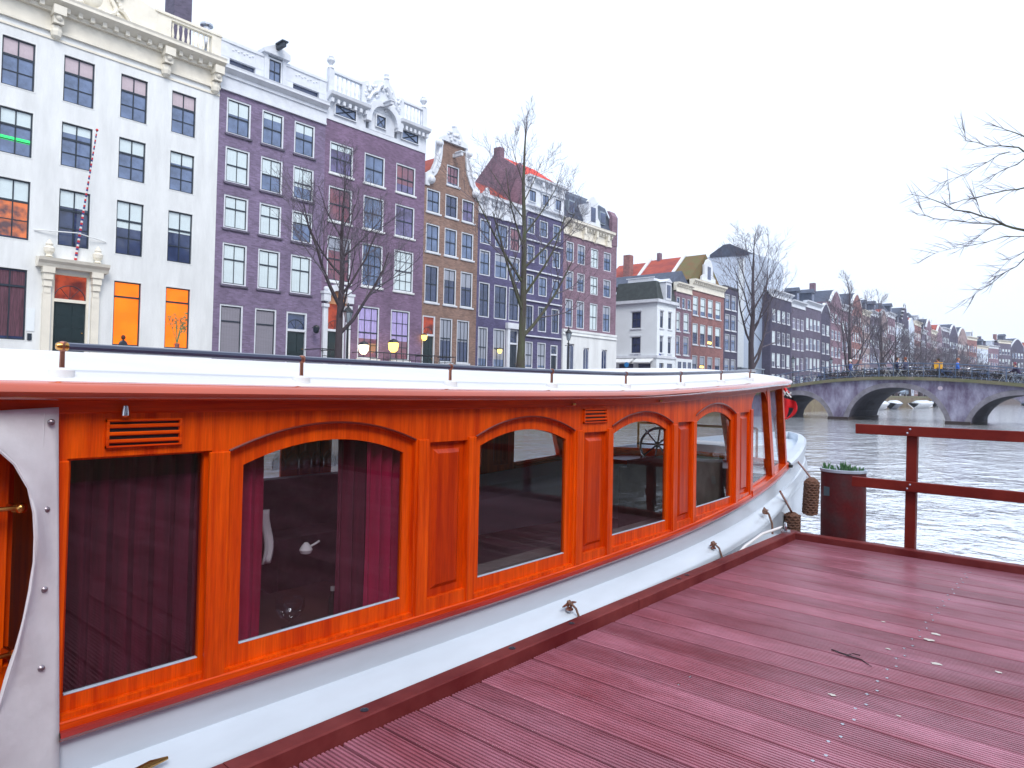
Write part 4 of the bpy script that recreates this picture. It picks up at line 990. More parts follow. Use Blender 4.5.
tree('bare_tree','tallest bare tree, with mossy trunk, before the blue-black brick houses',(XT,32.0,1.1),
 [(0,0,0),(0,.1,2.5),(.05,.15,5),(0,.2,7.5),(.05,.1,10),(0,0,12.5),(0,.05,14.6)],
 [(1.3,(.1,1,.8),6.0,.13),(1.9,(0,-1,1.2),5.5,.11),(2.3,(.6,.7,.9),5.0,.09),(2.6,(-.2,-1,.9),5.2,.09),(3,(.2,1,.8),4.6,.08),(3.4,(0,-1,1.3),4.4,.07),(3.8,(.5,.5,1),3.6,.06),(4.2,(-.5,-.6,1),3.4,.05),(4.6,(0,.8,1.2),3,.04),(5.0,(.2,-.8,1.2),2.6,.04),(2.1,(-.9,.3,.8),4,.08)],4,8,'barkg',r0=.27,topgrow=2.2,tmin=.0095,lf=1.15)
tree('bare_tree','bare tree with crooked forking trunk before the tall white side wall',(XT,68.0,1.1),
 [(0,.6,0),(0,0,2.5),(0,-.2,5),(.1,0,8),(0,.1,11),(0,.2,13.6)],
 [(.9,(.1,1.2,.9),8.5,.16),(1.2,(.3,1,1.1),7.5,.12),(2.0,(0,-1.3,.8),6.5,.13),(2.3,(.2,1,1.2),7,.12),(2.8,(0,-1,1),5.5,.10),(3.1,(.4,.7,1),5,.09),(3.5,(-.3,-.9,1),4.6,.08),(4,(.3,.8,1.1),4,.06),(4.4,(0,-.8,1.1),3.4,.05),(2.5,(.9,0,.8),4.5,.08)],4,12,'bark',r0=.36,topgrow=2.6,tmin=.014,lf=1.15)
t4_=tree('bare_tree','bare low-branching tree right behind the left end of the bridge',(-26.6,101,1.1),
 [(0,0,0),(0,.1,2.2),(.1,0,4.5),(0,.1,7),(0,0,9.6),(0,.1,12)],
 [(.8,(.1,1,.7),8,.16),(.9,(0,-1,.8),8,.15),(1.4,(.6,.9,.9),7,.12),(1.8,(.2,-1,1),6.5,.11),(2.4,(-.2,1,1),6,.1),(2.9,(0,-1,1.1),5,.08),(3.5,(.4,.8,1),4,.07),(2.1,(.9,-.2,.8),5,.08)],4,23,'bark',r0=.38,topgrow=3.8,tmin=.022,lf=1.2)
tr4=tree_of(t4_)
far_t=tree('bare_tree','bare purple-brown tree in the far row along the quay beyond the bridge',(-26.5,118,1.1),
 [(0,0,0),(0,.1,2.5),(.1,0,5),(0,.1,8),(0,0,11)],
 [(1.0,(.1,1,.9),6,.15),(1.3,(0,-1,1),6,.14),(1.7,(.6,.9,1),5.5,.12),(2.1,(.2,-1,1.1),5,.11),(2.5,(-.4,.8,1),4.5,.1),(2.9,(0,-1,1.2),4,.08),(2.2,(.9,-.2,.9),4.5,.1)],4,31,'bark',group='far row of bare trees beyond the bridge',r0=.32,topgrow=4.0,tmin=.019,lf=1.1)
trf=tree_of(far_t); rnd=random.Random(5)
y=127; 
while y<330:
    bx=-26.5 if y<222 else -26.5+(y-222)**2/190
    dup(trf,(bx+rnd.uniform(-.4,.4),y,1.1),rnd.uniform(0,6.28),scale=(lambda q:(q,q,q*.88))(rnd.uniform(.8,1.05))); y+=rnd.uniform(7,10.5)
# overhanging tree on the near bank, right of the picture
def PY(u,v,Y):  # values solved once from the tree's place (12 m away over the water)
    return None
# overhanging tree of the near bank: real limbs reaching over the water
ot=thing('bare_tree','near bank tree whose thin bare branches reach in from the right edge','tree',(6.6,13.0,.6))
def W2(x,z,y=11): return (x-6.6,y-13.0,z-.6)
mb=MB(); mb.tube([(0,0,0),(0,0,1.5),(-.15,-.1,3),(-.1,0,5),(0,0,8)],[.3,.22,.2,.16,.06],10); mb.build('trunk',M['bark'],ot,smooth=True)
LN=[([(-0.81,3.46),(-1.03,3.56),(-1.25,3.7),(-1.58,3.84),(-1.81,4.01),(-2.09,4.14)],.022),
([(-1.03,3.56),(-1.35,3.63),(-1.68,3.72),(-1.93,3.82),(-2.08,4.1)],.011),
([(-0.81,4.48),(-0.96,4.58),(-1.21,4.64),(-1.45,4.77),(-1.51,5.04)],.013),
([(-0.81,4.68),(-1.0,4.81),(-1.23,4.94)],.011),([(-0.96,4.51),(-1.19,4.43),(-1.45,4.3),(-1.78,4.21)],.008),
([(-0.81,4.39),(-1.0,4.3),(-1.3,4.18)],.009),([(-0.81,4.01),(-1.0,4.01),(-1.32,3.97),(-1.63,3.92),(-1.66,4.24)],.013),
([(-1.25,3.7),(-1.3,3.85),(-1.35,3.96)],.006),([(-0.81,3.38),(-1.03,3.4),(-1.38,3.33),(-1.61,3.31),(-1.91,3.22)],.008),
([(-0.81,3.09),(-1.0,2.94),(-1.19,2.77),(-1.38,2.63),(-1.57,2.53)],.009),([(-0.81,3.18),(-0.97,3.09),(-1.12,2.87)],.007),([(-1.13,3.56),(-1.31,3.43),(-1.48,3.29)],.006)]
mb=MB(); tw=MB(); rnd=random.Random(9); TMIN=.006
for pts,r in LN:
    P=[Vector(W2(*p)) for p in pts]
    P2=[]
    for i in range(len(P)-1):
        P2.append(P[i]); P2.append((P[i]+P[i+1])/2+Vector((rnd.uniform(-.02,.02),rnd.uniform(-.1,.1),rnd.uniform(-.015,.015))))
    P2.append(P[-1]); mb.tube(P2,[r*.75*(1-.8*i/(len(P2)-1)) for i in range(len(P2))],5,cap=False)
    for k in range(len(P2)*2):
        i=rnd.randrange(len(P2)-1); q=P2[i].lerp(P2[i+1],rnd.random()); d=(P2[i+1]-P2[i]).normalized(); d=(d+Vector((0,rnd.uniform(-.6,.6),rnd.uniform(-.8,.8)))).normalized()
        l=rnd.uniform(.12,.38); e=q+d*l*.5+Vector((0,0,rnd.uniform(-.03,.05))); tw.tube([q,e,e+d*l*.5+Vector((0,0,rnd.uniform(-.03,.04)))],[.0035,.003,.0015],3,cap=False)
        if rnd.random()<.5: tw.tube([e,e+Vector((-.1,rnd.uniform(-.1,.1),rnd.uniform(-.1,.12)))],[.0025,.0012],3,cap=False)
# limbs from the trunk out to where the fine branches start
for (x,z,r) in ((-0.81,3.46,.022),(-.81,4.48,.016),(-.81,4.39,.014),(-.81,4.68,.014),(-.81,4.01,.015),(-.81,3.38,.012),(-.81,3.18,.012)):
    e=Vector(W2(x,z)); mb.tube([(-.12,-.05,max(2.0,z-2.2)),(-2.2,-.6,z-1.2+rnd.uniform(-.2,.2)),(-5,-1.4,z-.72+rnd.uniform(-.1,.1)),tuple(e)],[.11,.07,.035,r],6,cap=False)
o=mb.build('limbs',M['barkg'],ot,smooth=True,fix=False); tw.build('twigs',M['twig'],o,fix=False)
for k in range(3):
    g1,g2=MB(),MB(); grow(g1,g2,Vector((0,0,4+k)),Vector((.8-k*.3,.6*(k-1),1)).normalized(),4,.1,1,3,rnd); g1.build('limbs',M['bark'],ot,fix=False)

# ------------------------------------------------------------------ THE BOAT
XM=-3.9
TB=[(-5,.0),(-4.6,.75),(-4,1.15),(-3,1.42),(-1.5,1.53),(0,1.55),(2,1.55),(4,1.55),(5,1.53),(6,1.465),(7,1.345),(7.7,1.225),(8.5,1.07),(9.5,.82),(10.5,.53),(11.1,.28),(11.45,.0)]
def interp(tb,y):
    if y<=tb[0][0]: return tb[0][1]
    if y>=tb[-1][0]: return tb[-1][1]
    for i in range(len(tb)-1):
        if y<=tb[i+1][0]:
            x0,y0=tb[i]; x1,y1=tb[i+1]
            xm,ym=tb[i-1] if i>0 else (2*x0-x1,2*y0-y1); xp,yp=tb[i+2] if i+2<len(tb) else (2*x1-x0,2*y1-y0)
            m0=(y1-ym)/(x1-xm); m1=(yp-y0)/(xp-x0); h=x1-x0; t=(y-x0)/h
            return (2*t**3-3*t*t+1)*y0+(t**3-2*t*t+t)*h*m0+(-2*t**3+3*t*t)*y1+(t**3-t*t)*h*m1
def wB(y): return max(0.0,interp(TB,y))
ZB=[(-5,.32),(-2,.26),(.7,.235),(2.5,.215),(3.6,.225),(4.63,.25),(5.9,.31),(6.83,.37),(7.7,.44),(8.5,.48),(9.5,.52),(10.5,.56),(11.5,.60)]
ZT=[(-2,1.25),(.7,1.24),(2.3,1.235),(3.4,1.24),(4.1,1.25),(5.3,1.295),(6.8,1.36),(7.8,1.405),(8.6,1.43)]
def zb(y): return interp(ZB,y)
def zt(y): return interp(ZT,y)
boat=thing('canal_saloon_boat','varnished mahogany saloon boat with white hull and white roof, moored along the timber dock','boat',(XM,3.0,WATER))
BO=Vector((XM,3.0,WATER))
side_sign=1
def PB(y,z,off=0.0,s=1):
    """point on the boat's side: along y, height z, outward off; s=-1 mirrors to port"""
    return Vector((s*(wB(y)+off), y-BO.y, z-BO.z))
def bbuild(mb,name,m,smooth=False,parent=None): return mb.build(name,m,parent or boat,smooth=smooth)
# hull: profile swept from stern to stem on both sides
def hullsweep(mb,prof,y0,y1,n,s,m=0):
    ys=[]
    for i in range(n+1):
        t=i/n; t=1-(1-t)**1.35; ys.append(y0+(y1-y0)*t)
    def fn(u,v):
        i=int(round(u*n)); y=ys[i]; j=int(round(v*(len(prof)-1))); off,z,mode=prof[j]
        if y>6 and off>.03: off=off*(1-.62*min(1,(y-6)/2.2))+.0
        zz=zb(y)+z if mode==0 else (z if mode==1 else z+ (zb(y)-.235)*mode)
        w=wB(y); f=min(1,w/.5)
        # taper offsets at stem, flare below
        x=max(0.0,w+off*f)
        yy=y+ (off*.9*(1-f) if off>0 and y>3 else 0)
        if y>8 and off<0: yy=y+off*.6*(1-f)
        return (s*x,yy-BO.y,zz-BO.z)
    mb.grid(fn,n,len(prof)-1,m)
hullprof=[(.0,.0,0),(.0,-.07,0),(.0,.115,.75),(.02,.108,.75),(.085,.06,.75),(.112,.045,.75),(.12,.03,.75),(.12,-.0,.75),(.10,-.02,.75),(.05,-.05,.75),(.03,-.10,.7),(.02,-.3,.5),(-.03,-.5,.3),(-.12,-.75,1),(-.3,-1.1,1)]
for s in (1,-1):
    mb=MB(); hullsweep(mb,hullprof,-5,11.45,110,s); o=bbuild(mb,'hull_side' ,M['hull'],True)
    mb=MB(); hullsweep(mb,[(.0,-.004,0),(.022,-.002,0),(.030,.010,0),(.024,.024,0),(.0,.030,0)],.70,7.95,70,s); bbuild(mb,'rubbing_moulding',M['redtrim'],True)
    mb=MB(); hullsweep(mb,[(.03,-.03,0),(.03,.05,0),(.0,.075,0),(-.09,.075,0),(-.09,-.15,0)],7.95,11.45,40,s); bbuild(mb,'bow_bulwark',M['hull'],True)
mb=MB()
for i in range(24):
    y0=7.6+3.7*i/24; y1=7.6+3.7*(i+1)/24
    a,b=wB(y0),wB(y1)
    mb.face([(-a,y0-3,zb(y0)-.03-WATER+.05*0),(a,y0-3,zb(y0)-.03-WATER),(b,y1-3,zb(y1)-.03-WATER),(-b,y1-3,zb(y1)-.03-WATER)])
bbuild(mb,'foredeck',M['hull'])
mb=MB()
for i in range(28):
    y0=-4.6+12.2*i/28; y1=-4.6+12.2*(i+1)/28; a,b=wB(y0)-.1,wB(y1)-.1
    mb.face([(-a,y0-3,-.35-WATER),(a,y0-3,-.35-WATER),(b,y1-3,-.35-WATER),(-b,y1-3,-.35-WATER)])
bbuild(mb,'cabin_sole',M['inner'])

# cabin side: cells with openings --------------------------------------------
def rect_pts(a,b,c,d,n):   # a..b in y, c..d in z, counter-clockwise from bottom-left, n per side
    P=[]
    for i in range(n): P.append((a+(b-a)*i/n,c))
    for i in range(n): P.append((b,c+(d-c)*i/n))
    for i in range(n): P.append((b-(b-a)*i/n,d))
    for i in range(n): P.append((a,d-(d-c)*i/n))
    return P
def arch_pts(a,b,c,d,pk,n):  # arched top: spring height d, peak pk
    P=[]
    for i in range(n): P.append((a+(b-a)*i/n,c))
    for i in range(n): P.append((b,c+(d-c)*i/n))
    for i in range(n):
        t=i/n; y=b-(b-a)*t; q=2*t-1; P.append((y,d+(pk-d)*(1-abs(q)**2.0)))
    for i in range(n): P.append((a,d-(d-c)*i/n))
    return P
NP=12
def ringface(mb,O,I,off,s,m=0):
    n=len(O)
    for i in range(n):
        j=(i+1)%n; mb.face([PB(*O[i],off,s),PB(*O[j],off,s),PB(*I[j],off,s),PB(*I[i],off,s)],m)
def edgeband(mb,P,o0,o1,s,m=0):
    n=len(P)
    for i in range(n):
        j=(i+1)%n; mb.face([PB(*P[i],o0,s),PB(*P[j],o0,s),PB(*P[j],o1,s),PB(*P[i],o1,s)],m)
def bar(mb,y0,y1,z0,z1,o0,o1,s,m=0,ny=None,bev=.004):
    """rectangular batten following the side; z0/z1 may be functions of y"""
    Z0=z0 if callable(z0) else (lambda y:z0); Z1=z1 if callable(z1) else (lambda y:z1)
    ny=ny or max(1,int(abs(y1-y0)/.25))
    prof=[(0,o0),(0,o1-bev),(bev,o1),(1,o1),(2,o1-bev),(2,o0)]
    for i in range(ny):
        a=y0+(y1-y0)*i/ny; b=y0+(y1-y0)*(i+1)/ny
        def q(y,k):
            t,o=prof[k]
            z={0:Z0(y),1:Z1(y)-bev,2:Z1(y)}.get(t,Z0(y)+bev) if t!=bev else Z0(y)+bev
            return PB(y,z,o,s)
        for k in range(5): mb.face([q(a,k),q(b,k),q(b,k+1),q(a,k+1)],m)
    for y in (y0,y1): mb.face([PB(y,Z0(y),o0,s),PB(y,Z1(y),o0,s),PB(y,Z1(y),o1,s),PB(y,Z0(y),o1,s)],m)
def cell(a,b,kind,O,G=None,s=1,open_=False):
    bot=lambda y:zb(y)+.02; top=lambda y:zt(y)+.02
    rp=rect_pts(a,b,0,1,NP); RP=[(y,bot(y)+(top(y)-bot(y))*z) for y,z in rp]
    w=MB(); ringface(w,RP,O,0,s); edgeband(w,O,0,-.03,s); ringface(w,RP,O,-.05,s)
    wall_o=bbuild(w,'wall_frame',M['varnv'])
    if kind=='win':
        f=MB(); ringface(f,O,G,-.022,s); edgeband(f,G,-.022,-.045,s); ringface(f,O,G,-.045,s)
        fr=bbuild(f,'window',M['varnv'])
        g=MB(); cy=sum(p[0] for p in G)/len(G); cz=sum(p[1] for p in G)/len(G)
        n=len(G)
        for i in range(n): j=(i+1)%n; g.face([PB(*G[i],-.034,s),PB(*G[j],-.034,s),PB(cy,cz,-.034,s)])
        g.build('pane',M['glass'],fr,fix=False)
        e=MB(); bar(e,G[0][0]+.003,G[NP][0]-.003,lambda y:G[0][1]+(G[NP][1]-G[0][1])*(y-G[0][0])/(G[NP][0]-G[0][0])-.001,lambda y:G[0][1]+(G[NP][1]-G[0][1])*(y-G[0][0])/(G[NP][0]-G[0][0])+.005,-.036,-.022,s,bev=.002); e.build('sill_strip',M['rim'],fr)
    elif kind=='panel':
        f=MB(); a_,b_=O[0][0],O[NP][0]
        d=.012; I=[(y+(d if y<(a_+b_)/2 else -d) if abs(y-a_)<1e-6 or abs(y-b_)<1e-6 else y,z) for y,z in O]
        zc=(O[0][1]+O[2*NP][1])/2; cy=(a_+b_)/2
        def shrink(P,dy,dz): return [(cy+(y-cy)*(1-dy/((b_-a_)/2)),zc+(z-zc)*(1-dz/abs(O[0][1]-zc))) for y,z in P]
        J=shrink(O,.035,.035); K=shrink(O,.055,.055)
        for P0,P1,o0,o1 in ((O,J,-.022,-.022),(J,K,-.022,-.008)):
            n=len(P0)
            for i in range(n): j=(i+1)%n; f.face([PB(*P0[i],o0,s),PB(*P0[j],o0,s),PB(*P1[j],o1,s),PB(*P1[i],o1,s)])
        n=len(K)
        for i in range(n): j=(i+1)%n; f.face([PB(*K[i],-.008,s),PB(*K[j],-.008,s),PB(cy,zc,-.008,s)])
        bbuild(f,'panel',M['varnp'])
wins_b=[('win',.655,1.165,(.700,1.14,.30,1.06,None),(.716,1.122,.348,1.052,None)),
('win',1.165,2.11,(1.20,2.07,.285,1.05,1.14),(1.268,2.02,.355,1.0,1.075)),
('panel',2.11,2.43,(2.16,2.405,.325,1.04,None),None),
('win',2.43,3.335,(2.46,3.29,.285,1.05,1.14),(2.515,3.235,.35,1.005,1.075)),
('panel',3.335,3.665,(3.39,3.64,.325,1.04,None),None),
('win',3.665,4.535,(3.69,4.50,.305,1.065,1.15),(3.745,4.45,.375,1.02,1.09)),
('panel',4.535,4.86,(4.59,4.83,.345,1.07,None),None),
('win',4.86,5.77,(4.885,5.74,.345,1.11,1.20),(4.94,5.69,.405,1.055,1.135)),
('panel',5.77,6.20,(5.87,6.13,.40,1.12,None),None)]
for s in (1,-1):
    for kind,a,b,Od,Gd in wins_b:
        def mk(d): return rect_pts(*d[:4],NP) if d[4] is None else arch_pts(*d,NP)
        cell(a,b,kind,mk(Od),mk(Gd) if Gd else None,s)
    # raised stiles between the cells, rails and header
    for y,hw in ((.680,.022),(1.165,.036),(2.115,.030),(2.432,.026),(3.337,.030),(3.665,.026),(4.537,.03),(4.862,.026),(5.775,.03),(6.19,.035)):
        mb=MB(); bar(mb,y-hw,y+hw,lambda q:zb(q)+.022,lambda q:(1.055 if q<4.6 else 1.055+(q-4.6)*.055),-.001,.010,s,ny=1)
        bbuild(mb,'stile',M['varnv'])
    mb=MB(); bar(mb,.66,6.22,lambda y:zb(y)+.018,lambda y:zb(y)+.05,-.001,.014,s); bbuild(mb,'bottom_rail',M['varn'])
    mb=MB(); bar(mb,-3.2,8.0,lambda y:zt(y)-.045,lambda y:zt(y)+.025,-.05,.006,s,ny=50); bbuild(mb,'header_board',M['varn'])
    for (y0,y1,z0,z1) in ((.80,1.03,1.085,1.175),(3.37,3.62,1.095,1.18)):
        mb=MB(); bar(mb,y0,y1,z0,z0+.008,.0,.014,s,ny=2); bar(mb,y0,y1,z1-.008,z1,.0,.014,s,ny=2); bar(mb,y0,y0+.008,z0,z1,.0,.013,s,ny=1); bar(mb,y1-.008,y1,z0,z1,.0,.013,s,ny=1)
        vt=bbuild(mb,'louvre_vent',M['varn'])
        k=MB(); bar(k,y0+.008,y1-.008,z0+.008,z1-.008,.0005,.002,s,ny=1,bev=.0002); k.build('dark_slot',M['black'],vt)
        k=MB()
        for q in range(3):
            z=z0+.012+(z1-z0-.02)*(q+.15)/3; bar(k,y0+.006,y1-.006,z,z+.012,.002,.012,s,ny=1,bev=.003)
        k.build('slat',M['varn'],vt)
    # dark arched beads over the windows, recess shadow put into their colour
    for kind,a,b,Od,Gd in wins_b:
        if kind=='win' and Od[4]:
            n=20; P=[]
            for i in range(n+1):
                t=i/n; q=2*t-1; P.append(PB(Od[0]+(Od[1]-Od[0])*t,Od[3]+(Od[4]-Od[3])*(1-q*q)+.006,.004,s))
            mb=MB(); mb.tube(P,.0045,5); bbuild(mb,'arch_shadow_bead',M['archshade'],True)
    # wheelhouse: raking posts, sill and panes
    def post(y0,z0,y1,z1,hw,o0=-.055,o1=.008,nm='post'):
        mb=MB(); n=6
        for i in range(n):
            t0,t1=i/n,(i+1)/n
            def C(t,dy,o): 
                y=y0+(y1-y0)*t; return PB(y+dy,z0+(z1-z0)*t,o,s)
            for (d0,p0,d1,p1) in ((-hw,o1,hw,o1),(hw,o1,hw,o0),(hw,o0,-hw,o0),(-hw,o0,-hw,o1)):
                mb.face([C(t0,d0,p0),C(t0,d1,p1),C(t1,d1,p1),C(t1,d0,p0)])
        bbuild(mb,nm,M['varnv'])
    post(7.04,.42,6.76,1.345,.058); post(7.80,.44,7.45,1.41,.045)
    mb=MB(); bar(mb,6.2,7.86,lambda y:zb(y)+.02,lambda y:zb(y)+.075,-.08,.02,s); bbuild(mb,'window_sill',M['varn'])
    mb=MB(); bar(mb,6.2,6.95,lambda y:zb(y)+.07,lambda y:zb(y)+.09,-.05,-.03,s); 
    # arched head of the wheelhouse opening
    for i in range(10):
        t0,t1=i/10,(i+1)/10
        f=lambda t:1.285+.03*t-.10*abs(2*t-1)**4
        ya=6.2+.54*t0; yb=6.2+.54*t1
        mb.face([PB(ya,f(t0),0,s),PB(yb,f(t1),0,s),PB(yb,zt(yb)+.01,0,s),PB(ya,zt(ya)+.01,0,s)])
    bbuild(mb,'opening_head',M['varn'])
    g=MB()
    g.face([PB(7.06,.46,-.03,s),PB(7.78,.49,-.03,s),PB(7.46,1.39,-.03,s),PB(6.78,1.33,-.03,s)]); g.build('side_pane',M['glassc'],boat,fix=False)
    g=MB(); g.face([PB(6.22,.40,-.03,s),PB(6.98,.43,-.03,s),PB(6.72,1.31,-.03,s),PB(6.22,1.25,-.03,s)]); g.build('side_pane',M['glassc'],boat,fix=False)
# windscreen across the front
def XW(t,z): # t -1..1
    y0=7.80-.35*(z-.44)/.96; bow=.42*(1-t*t)
    return (t*(wB(7.75)-.03),y0+bow-BO.y,z-BO.z)
mb=MB(); mb.grid(lambda u,v:XW(-1+2*u,.30+.22*v),14,1); bbuild(mb,'windscreen_base',M['varn'])
mb=MB()
for t in (-.98,-.34,.34,.98):
    P=[XW(t,.5+.9*i/4) for i in range(5)]; mb.tube(P,.035,6)
bbuild(mb,'windscreen_post',M['varn'],True)
for a,b in ((-.95,-.37),(-.31,.31),(.37,.95)):
    g=MB(); g.grid(lambda u,v:XW(a+(b-a)*u,.52+.86*v),4,1); g.build('windscreen_pane',M['glassc'],boat,fix=False)
mb=MB(); mb.tube([XW(-1+2*i/14,.51) for i in range(15)],.03,6); mb.tube([XW(-1+2*i/14,1.39) for i in range(15)],.035,6); bbuild(mb,'windscreen_rail',M['varn'],True)
mb=MB(); mb.lathe([(.001,-.02),(.03,-.02),(.035,.01),(.001,.015)],10,tuple(PB(7.86,.49,.03))); bbuild(mb,'rail_end_cap',M['black'],True)

# roof -----------------------------------------------------------------------
OUT=[]
def roofw(y): return wB(y)+.065
ys=[-3.4+.25*i for i in range(int((7.0+3.4)/.25)+1)]
for y in ys: OUT.append((roofw(y),y))
yA=ys[-1]; wA=roofw(yA)
for i in range(1,21):
    th=PI/2*i/20; x=wA*math.cos(th)**.62; y=yA+1.35*math.sin(th)**.8 if i<20 else yA+1.35
    if i==20: x=0
    OUT.append((x,y))
full=[(x,y) for x,y in OUT]+[(-x,y) for x,y in reversed(OUT[:-1])]
def rz_(y): return zt(min(y,8.6))
def normal(i):
    a=full[max(0,i-1)]; b=full[min(len(full)-1,i+1)]; tx,ty=b[0]-a[0],b[1]-a[1]; l=math.hypot(tx,ty) or 1; return (ty/l,-tx/l)
tp=[(-.07,.0),(-.008,-.004),(.008,.004),(.016,.02),(.010,.036),(-.005,.046),(-.03,.052)]
mb=MB()
def fn(u,v):
    i=int(round(u*(len(full)-1))); j=int(round(v*(len(tp)-1))); x,y=full[i]; nx,ny=normal(i)
    return (x+nx*tp[j][0],y+ny*tp[j][0]-BO.y,rz_(y)+tp[j][1]-BO.z)
mb.grid(fn,len(full)-1,len(tp)-1); bbuild(mb,'roof_moulding',M['trim'],True)
mb=MB(); NS=12
def fr(u,v):
    i=int(round(u*(len(full)-1))); x,y=full[i]; nx,ny=normal(i); x-=nx*.028; y-=ny*.028
    t=v; cy=min(y,6.6); cx=0
    rise=.125*(1-(1-t)**2.4)+.012*min(1,t*14)
    return (x+(cx-x)*t, y+(cy-y)*t-BO.y, rz_(y)*(1-t)+rz_(cy)*t+.048+rise-BO.z)
mb.grid(fr,len(full)-1,NS); bbuild(mb,'roof',M['roofw'],True)
mb=MB(); mb.grid(lambda u,v:(fr(u,v)[0]*.98,fr(u,v)[1],fr(u,v)[2]-.055),len(full)-1,NS); bbuild(mb,'ceiling',M['inner'],True)
mb=MB(); mb.box(-.28,-.05,-2.62,-2.30,0,.05); 
# hatch seam strip at the left
mb.warp(lambda x,y,z:(x+1.2,y+.1,z+1.29-WATER)); bbuild(mb,'roof_hatch_rim',M['lead'])
# handrail
SY=[.69,1.51,2.32,3.12,3.92,4.71,5.50,6.28]
def roofz(y,inset):
    w=roofw(y)-.028; t=inset/w; return rz_(y)+.048+.125*(1-(1-t)**2.4)+.012*min(1,t*14)
for s in (1,-1):
    ho=-.045
    P=[PB(.69+(6.45-.69)*i/24,roofz(.69+(6.45-.69)*i/24,.085)+.084,ho,s) for i in range(25)]
    P+=[PB(6.6,roofz(6.6,.1)+.078,ho-.1,s),PB(6.7,roofz(6.7,.2)+.06,ho-.24,s)]
    mb=MB(); mb.tube(P,.0125,8); hr=bbuild(mb,'handrail',M['rail'],True)
    mb=MB(); mb.lathe([(.001,-.02),(.010,-.017),(.0145,-.006),(.0145,.010),(.010,.018),(.001,.021)],12); mb.warp(lambda x,y,z:(x,z,y)); mb.build('ball_end',M['brass'],hr,tuple(P[0]),smooth=True)
    for y in SY:
        z=roofz(y,.085); c=PB(y,z,ho,s)
        mb=MB(); mb.lathe([(.008,0),(.007,.068),(.011,.072),(.016,.084),(.012,.097),(.003,.100)],8,tuple(c)); 
        st_=bbuild(mb,'stanchion',M['bronze'],True)
        mb=MB(); mb.lathe([(.036,-.012),(.034,.012),(.022,.018),(.009,.02)],14,tuple(c)); mb.build('base_pad',M['roofw'],st_,smooth=True)
# little bell lamp under the moulding
mb=MB(); c=PB(.845,1.20,.03); mb.lathe([(.002,.02),(.008,.018),(.011,0),(.012,-.012),(.004,-.018)],10,tuple(c)); bbuild(mb,'marker_lamp',M['steel'],True)
for y in (3.25,4.28):
    mb=MB(); mb.lathe([(.001,.008),(.012,.006),(.014,-.004),(.006,-.01)],8,tuple(PB(y,zt(y)-.03,.02))); bbuild(mb,'eave_light',M['brass'],True)
# aft cockpit ---------------------------------------------------------------
for s in (1,-1):
    mb=MB(); bar(mb,-4.2,.60,lambda y:zb(y)+.02,lambda y:zb(y)+.22,-.13,-.10,s)
    for k in range(14): 
        y=.58-.3*k*.85; bar(mb,y-.035,y,lambda q:zb(q)+.2,lambda q:zt(q),-.13,-.095,s,ny=1); 
    bar(mb,-3.4,.60,lambda y:zb(y)+.2,lambda y:zt(y),-.145,-.125,s)
    bbuild(mb,'cockpit_side',M['varnv'])
    for z in (.92,.50):
        mb=MB(); mb.tube([PB(.30,z,-.045,s),PB(.595,z+.002,-.045,s)],.007,8); mb.ball(tuple(PB(.60,z,-.045,s)),.016); mb.tube([PB(.585,z,-.045,s),PB(.585,z,-.10,s)],.012,8); bbuild(mb,'brass_rail',M['brass'],True)
mb=MB(); mb.face([(-1.5,.69-3,.2-WATER),(1.5,.69-3,.2-WATER),(1.5,.69-3,1.27-WATER),(-1.5,.69-3,1.27-WATER)]); bbuild(mb,'aft_bulkhead',M['varnv'])
# canvas side screen with studs
edge=[(1.195,.30),(1.17,.42),(1.12,.50),(1.06,.555),(.99,.59),(.92,.605),(.85,.61),(.78,.61),(.70,.603),(.62,.59),(.54,.575),(.46,.555),(.38,.535),(.32,.52),(.27,.50),(.20,.46),(.12,.42)]
mb=MB(); nn=len(edge)-1; mm=10
def fc(u,v):
    i=u*nn; k=min(nn-1,int(i)); f=i-k; z=edge[k][0]*(1-f)+edge[k+1][0]*f; ye=edge[k][1]*(1-f)+edge[k+1][1]*f
    yr=.668+.036*(1-(z-.12)/1.07); y=ye+(yr-ye)*v; bulge=.035*(1-v)**1.5*(1+.35*math.sin(9*z))+.008*math.sin(z*23+v*5)*(1-v)
    zz=z+(.02 if u<.05 else 0)*v
    return PB(y,zz,.018+bulge)
mb.grid(fc,48,mm); o=bbuild(mb,'canvas_screen',M['canvas'],True,None)
md=o.modifiers.new('thickness','SOLIDIFY'); md.thickness=.004
hm=MB(); hm.tube([PB(edge[i][1],edge[i][0],.056) for i in range(len(edge))],.004,5); hm.tube([PB(.632,z,.0195) for z in (.14,.5,.9,1.2)],.0012,4); hm.build('hem',M['canvas'],o,smooth=True)
for y,z in ((.648,1.172),(.643,.92),(.645,.69),(.645,.465),(.575,.225),(.45,1.15)):
    mb=MB(); mb.lathe([(.0095,-.004),(.0095,.002),(.005,.007),(.001,.008)],10); v0=PB(y,z,.026)
    mb.warp(lambda a,b,c_:(c_+v0.x,a+v0.y,b+v0.z)); mb.build('stud',M['studm'],o,smooth=True)
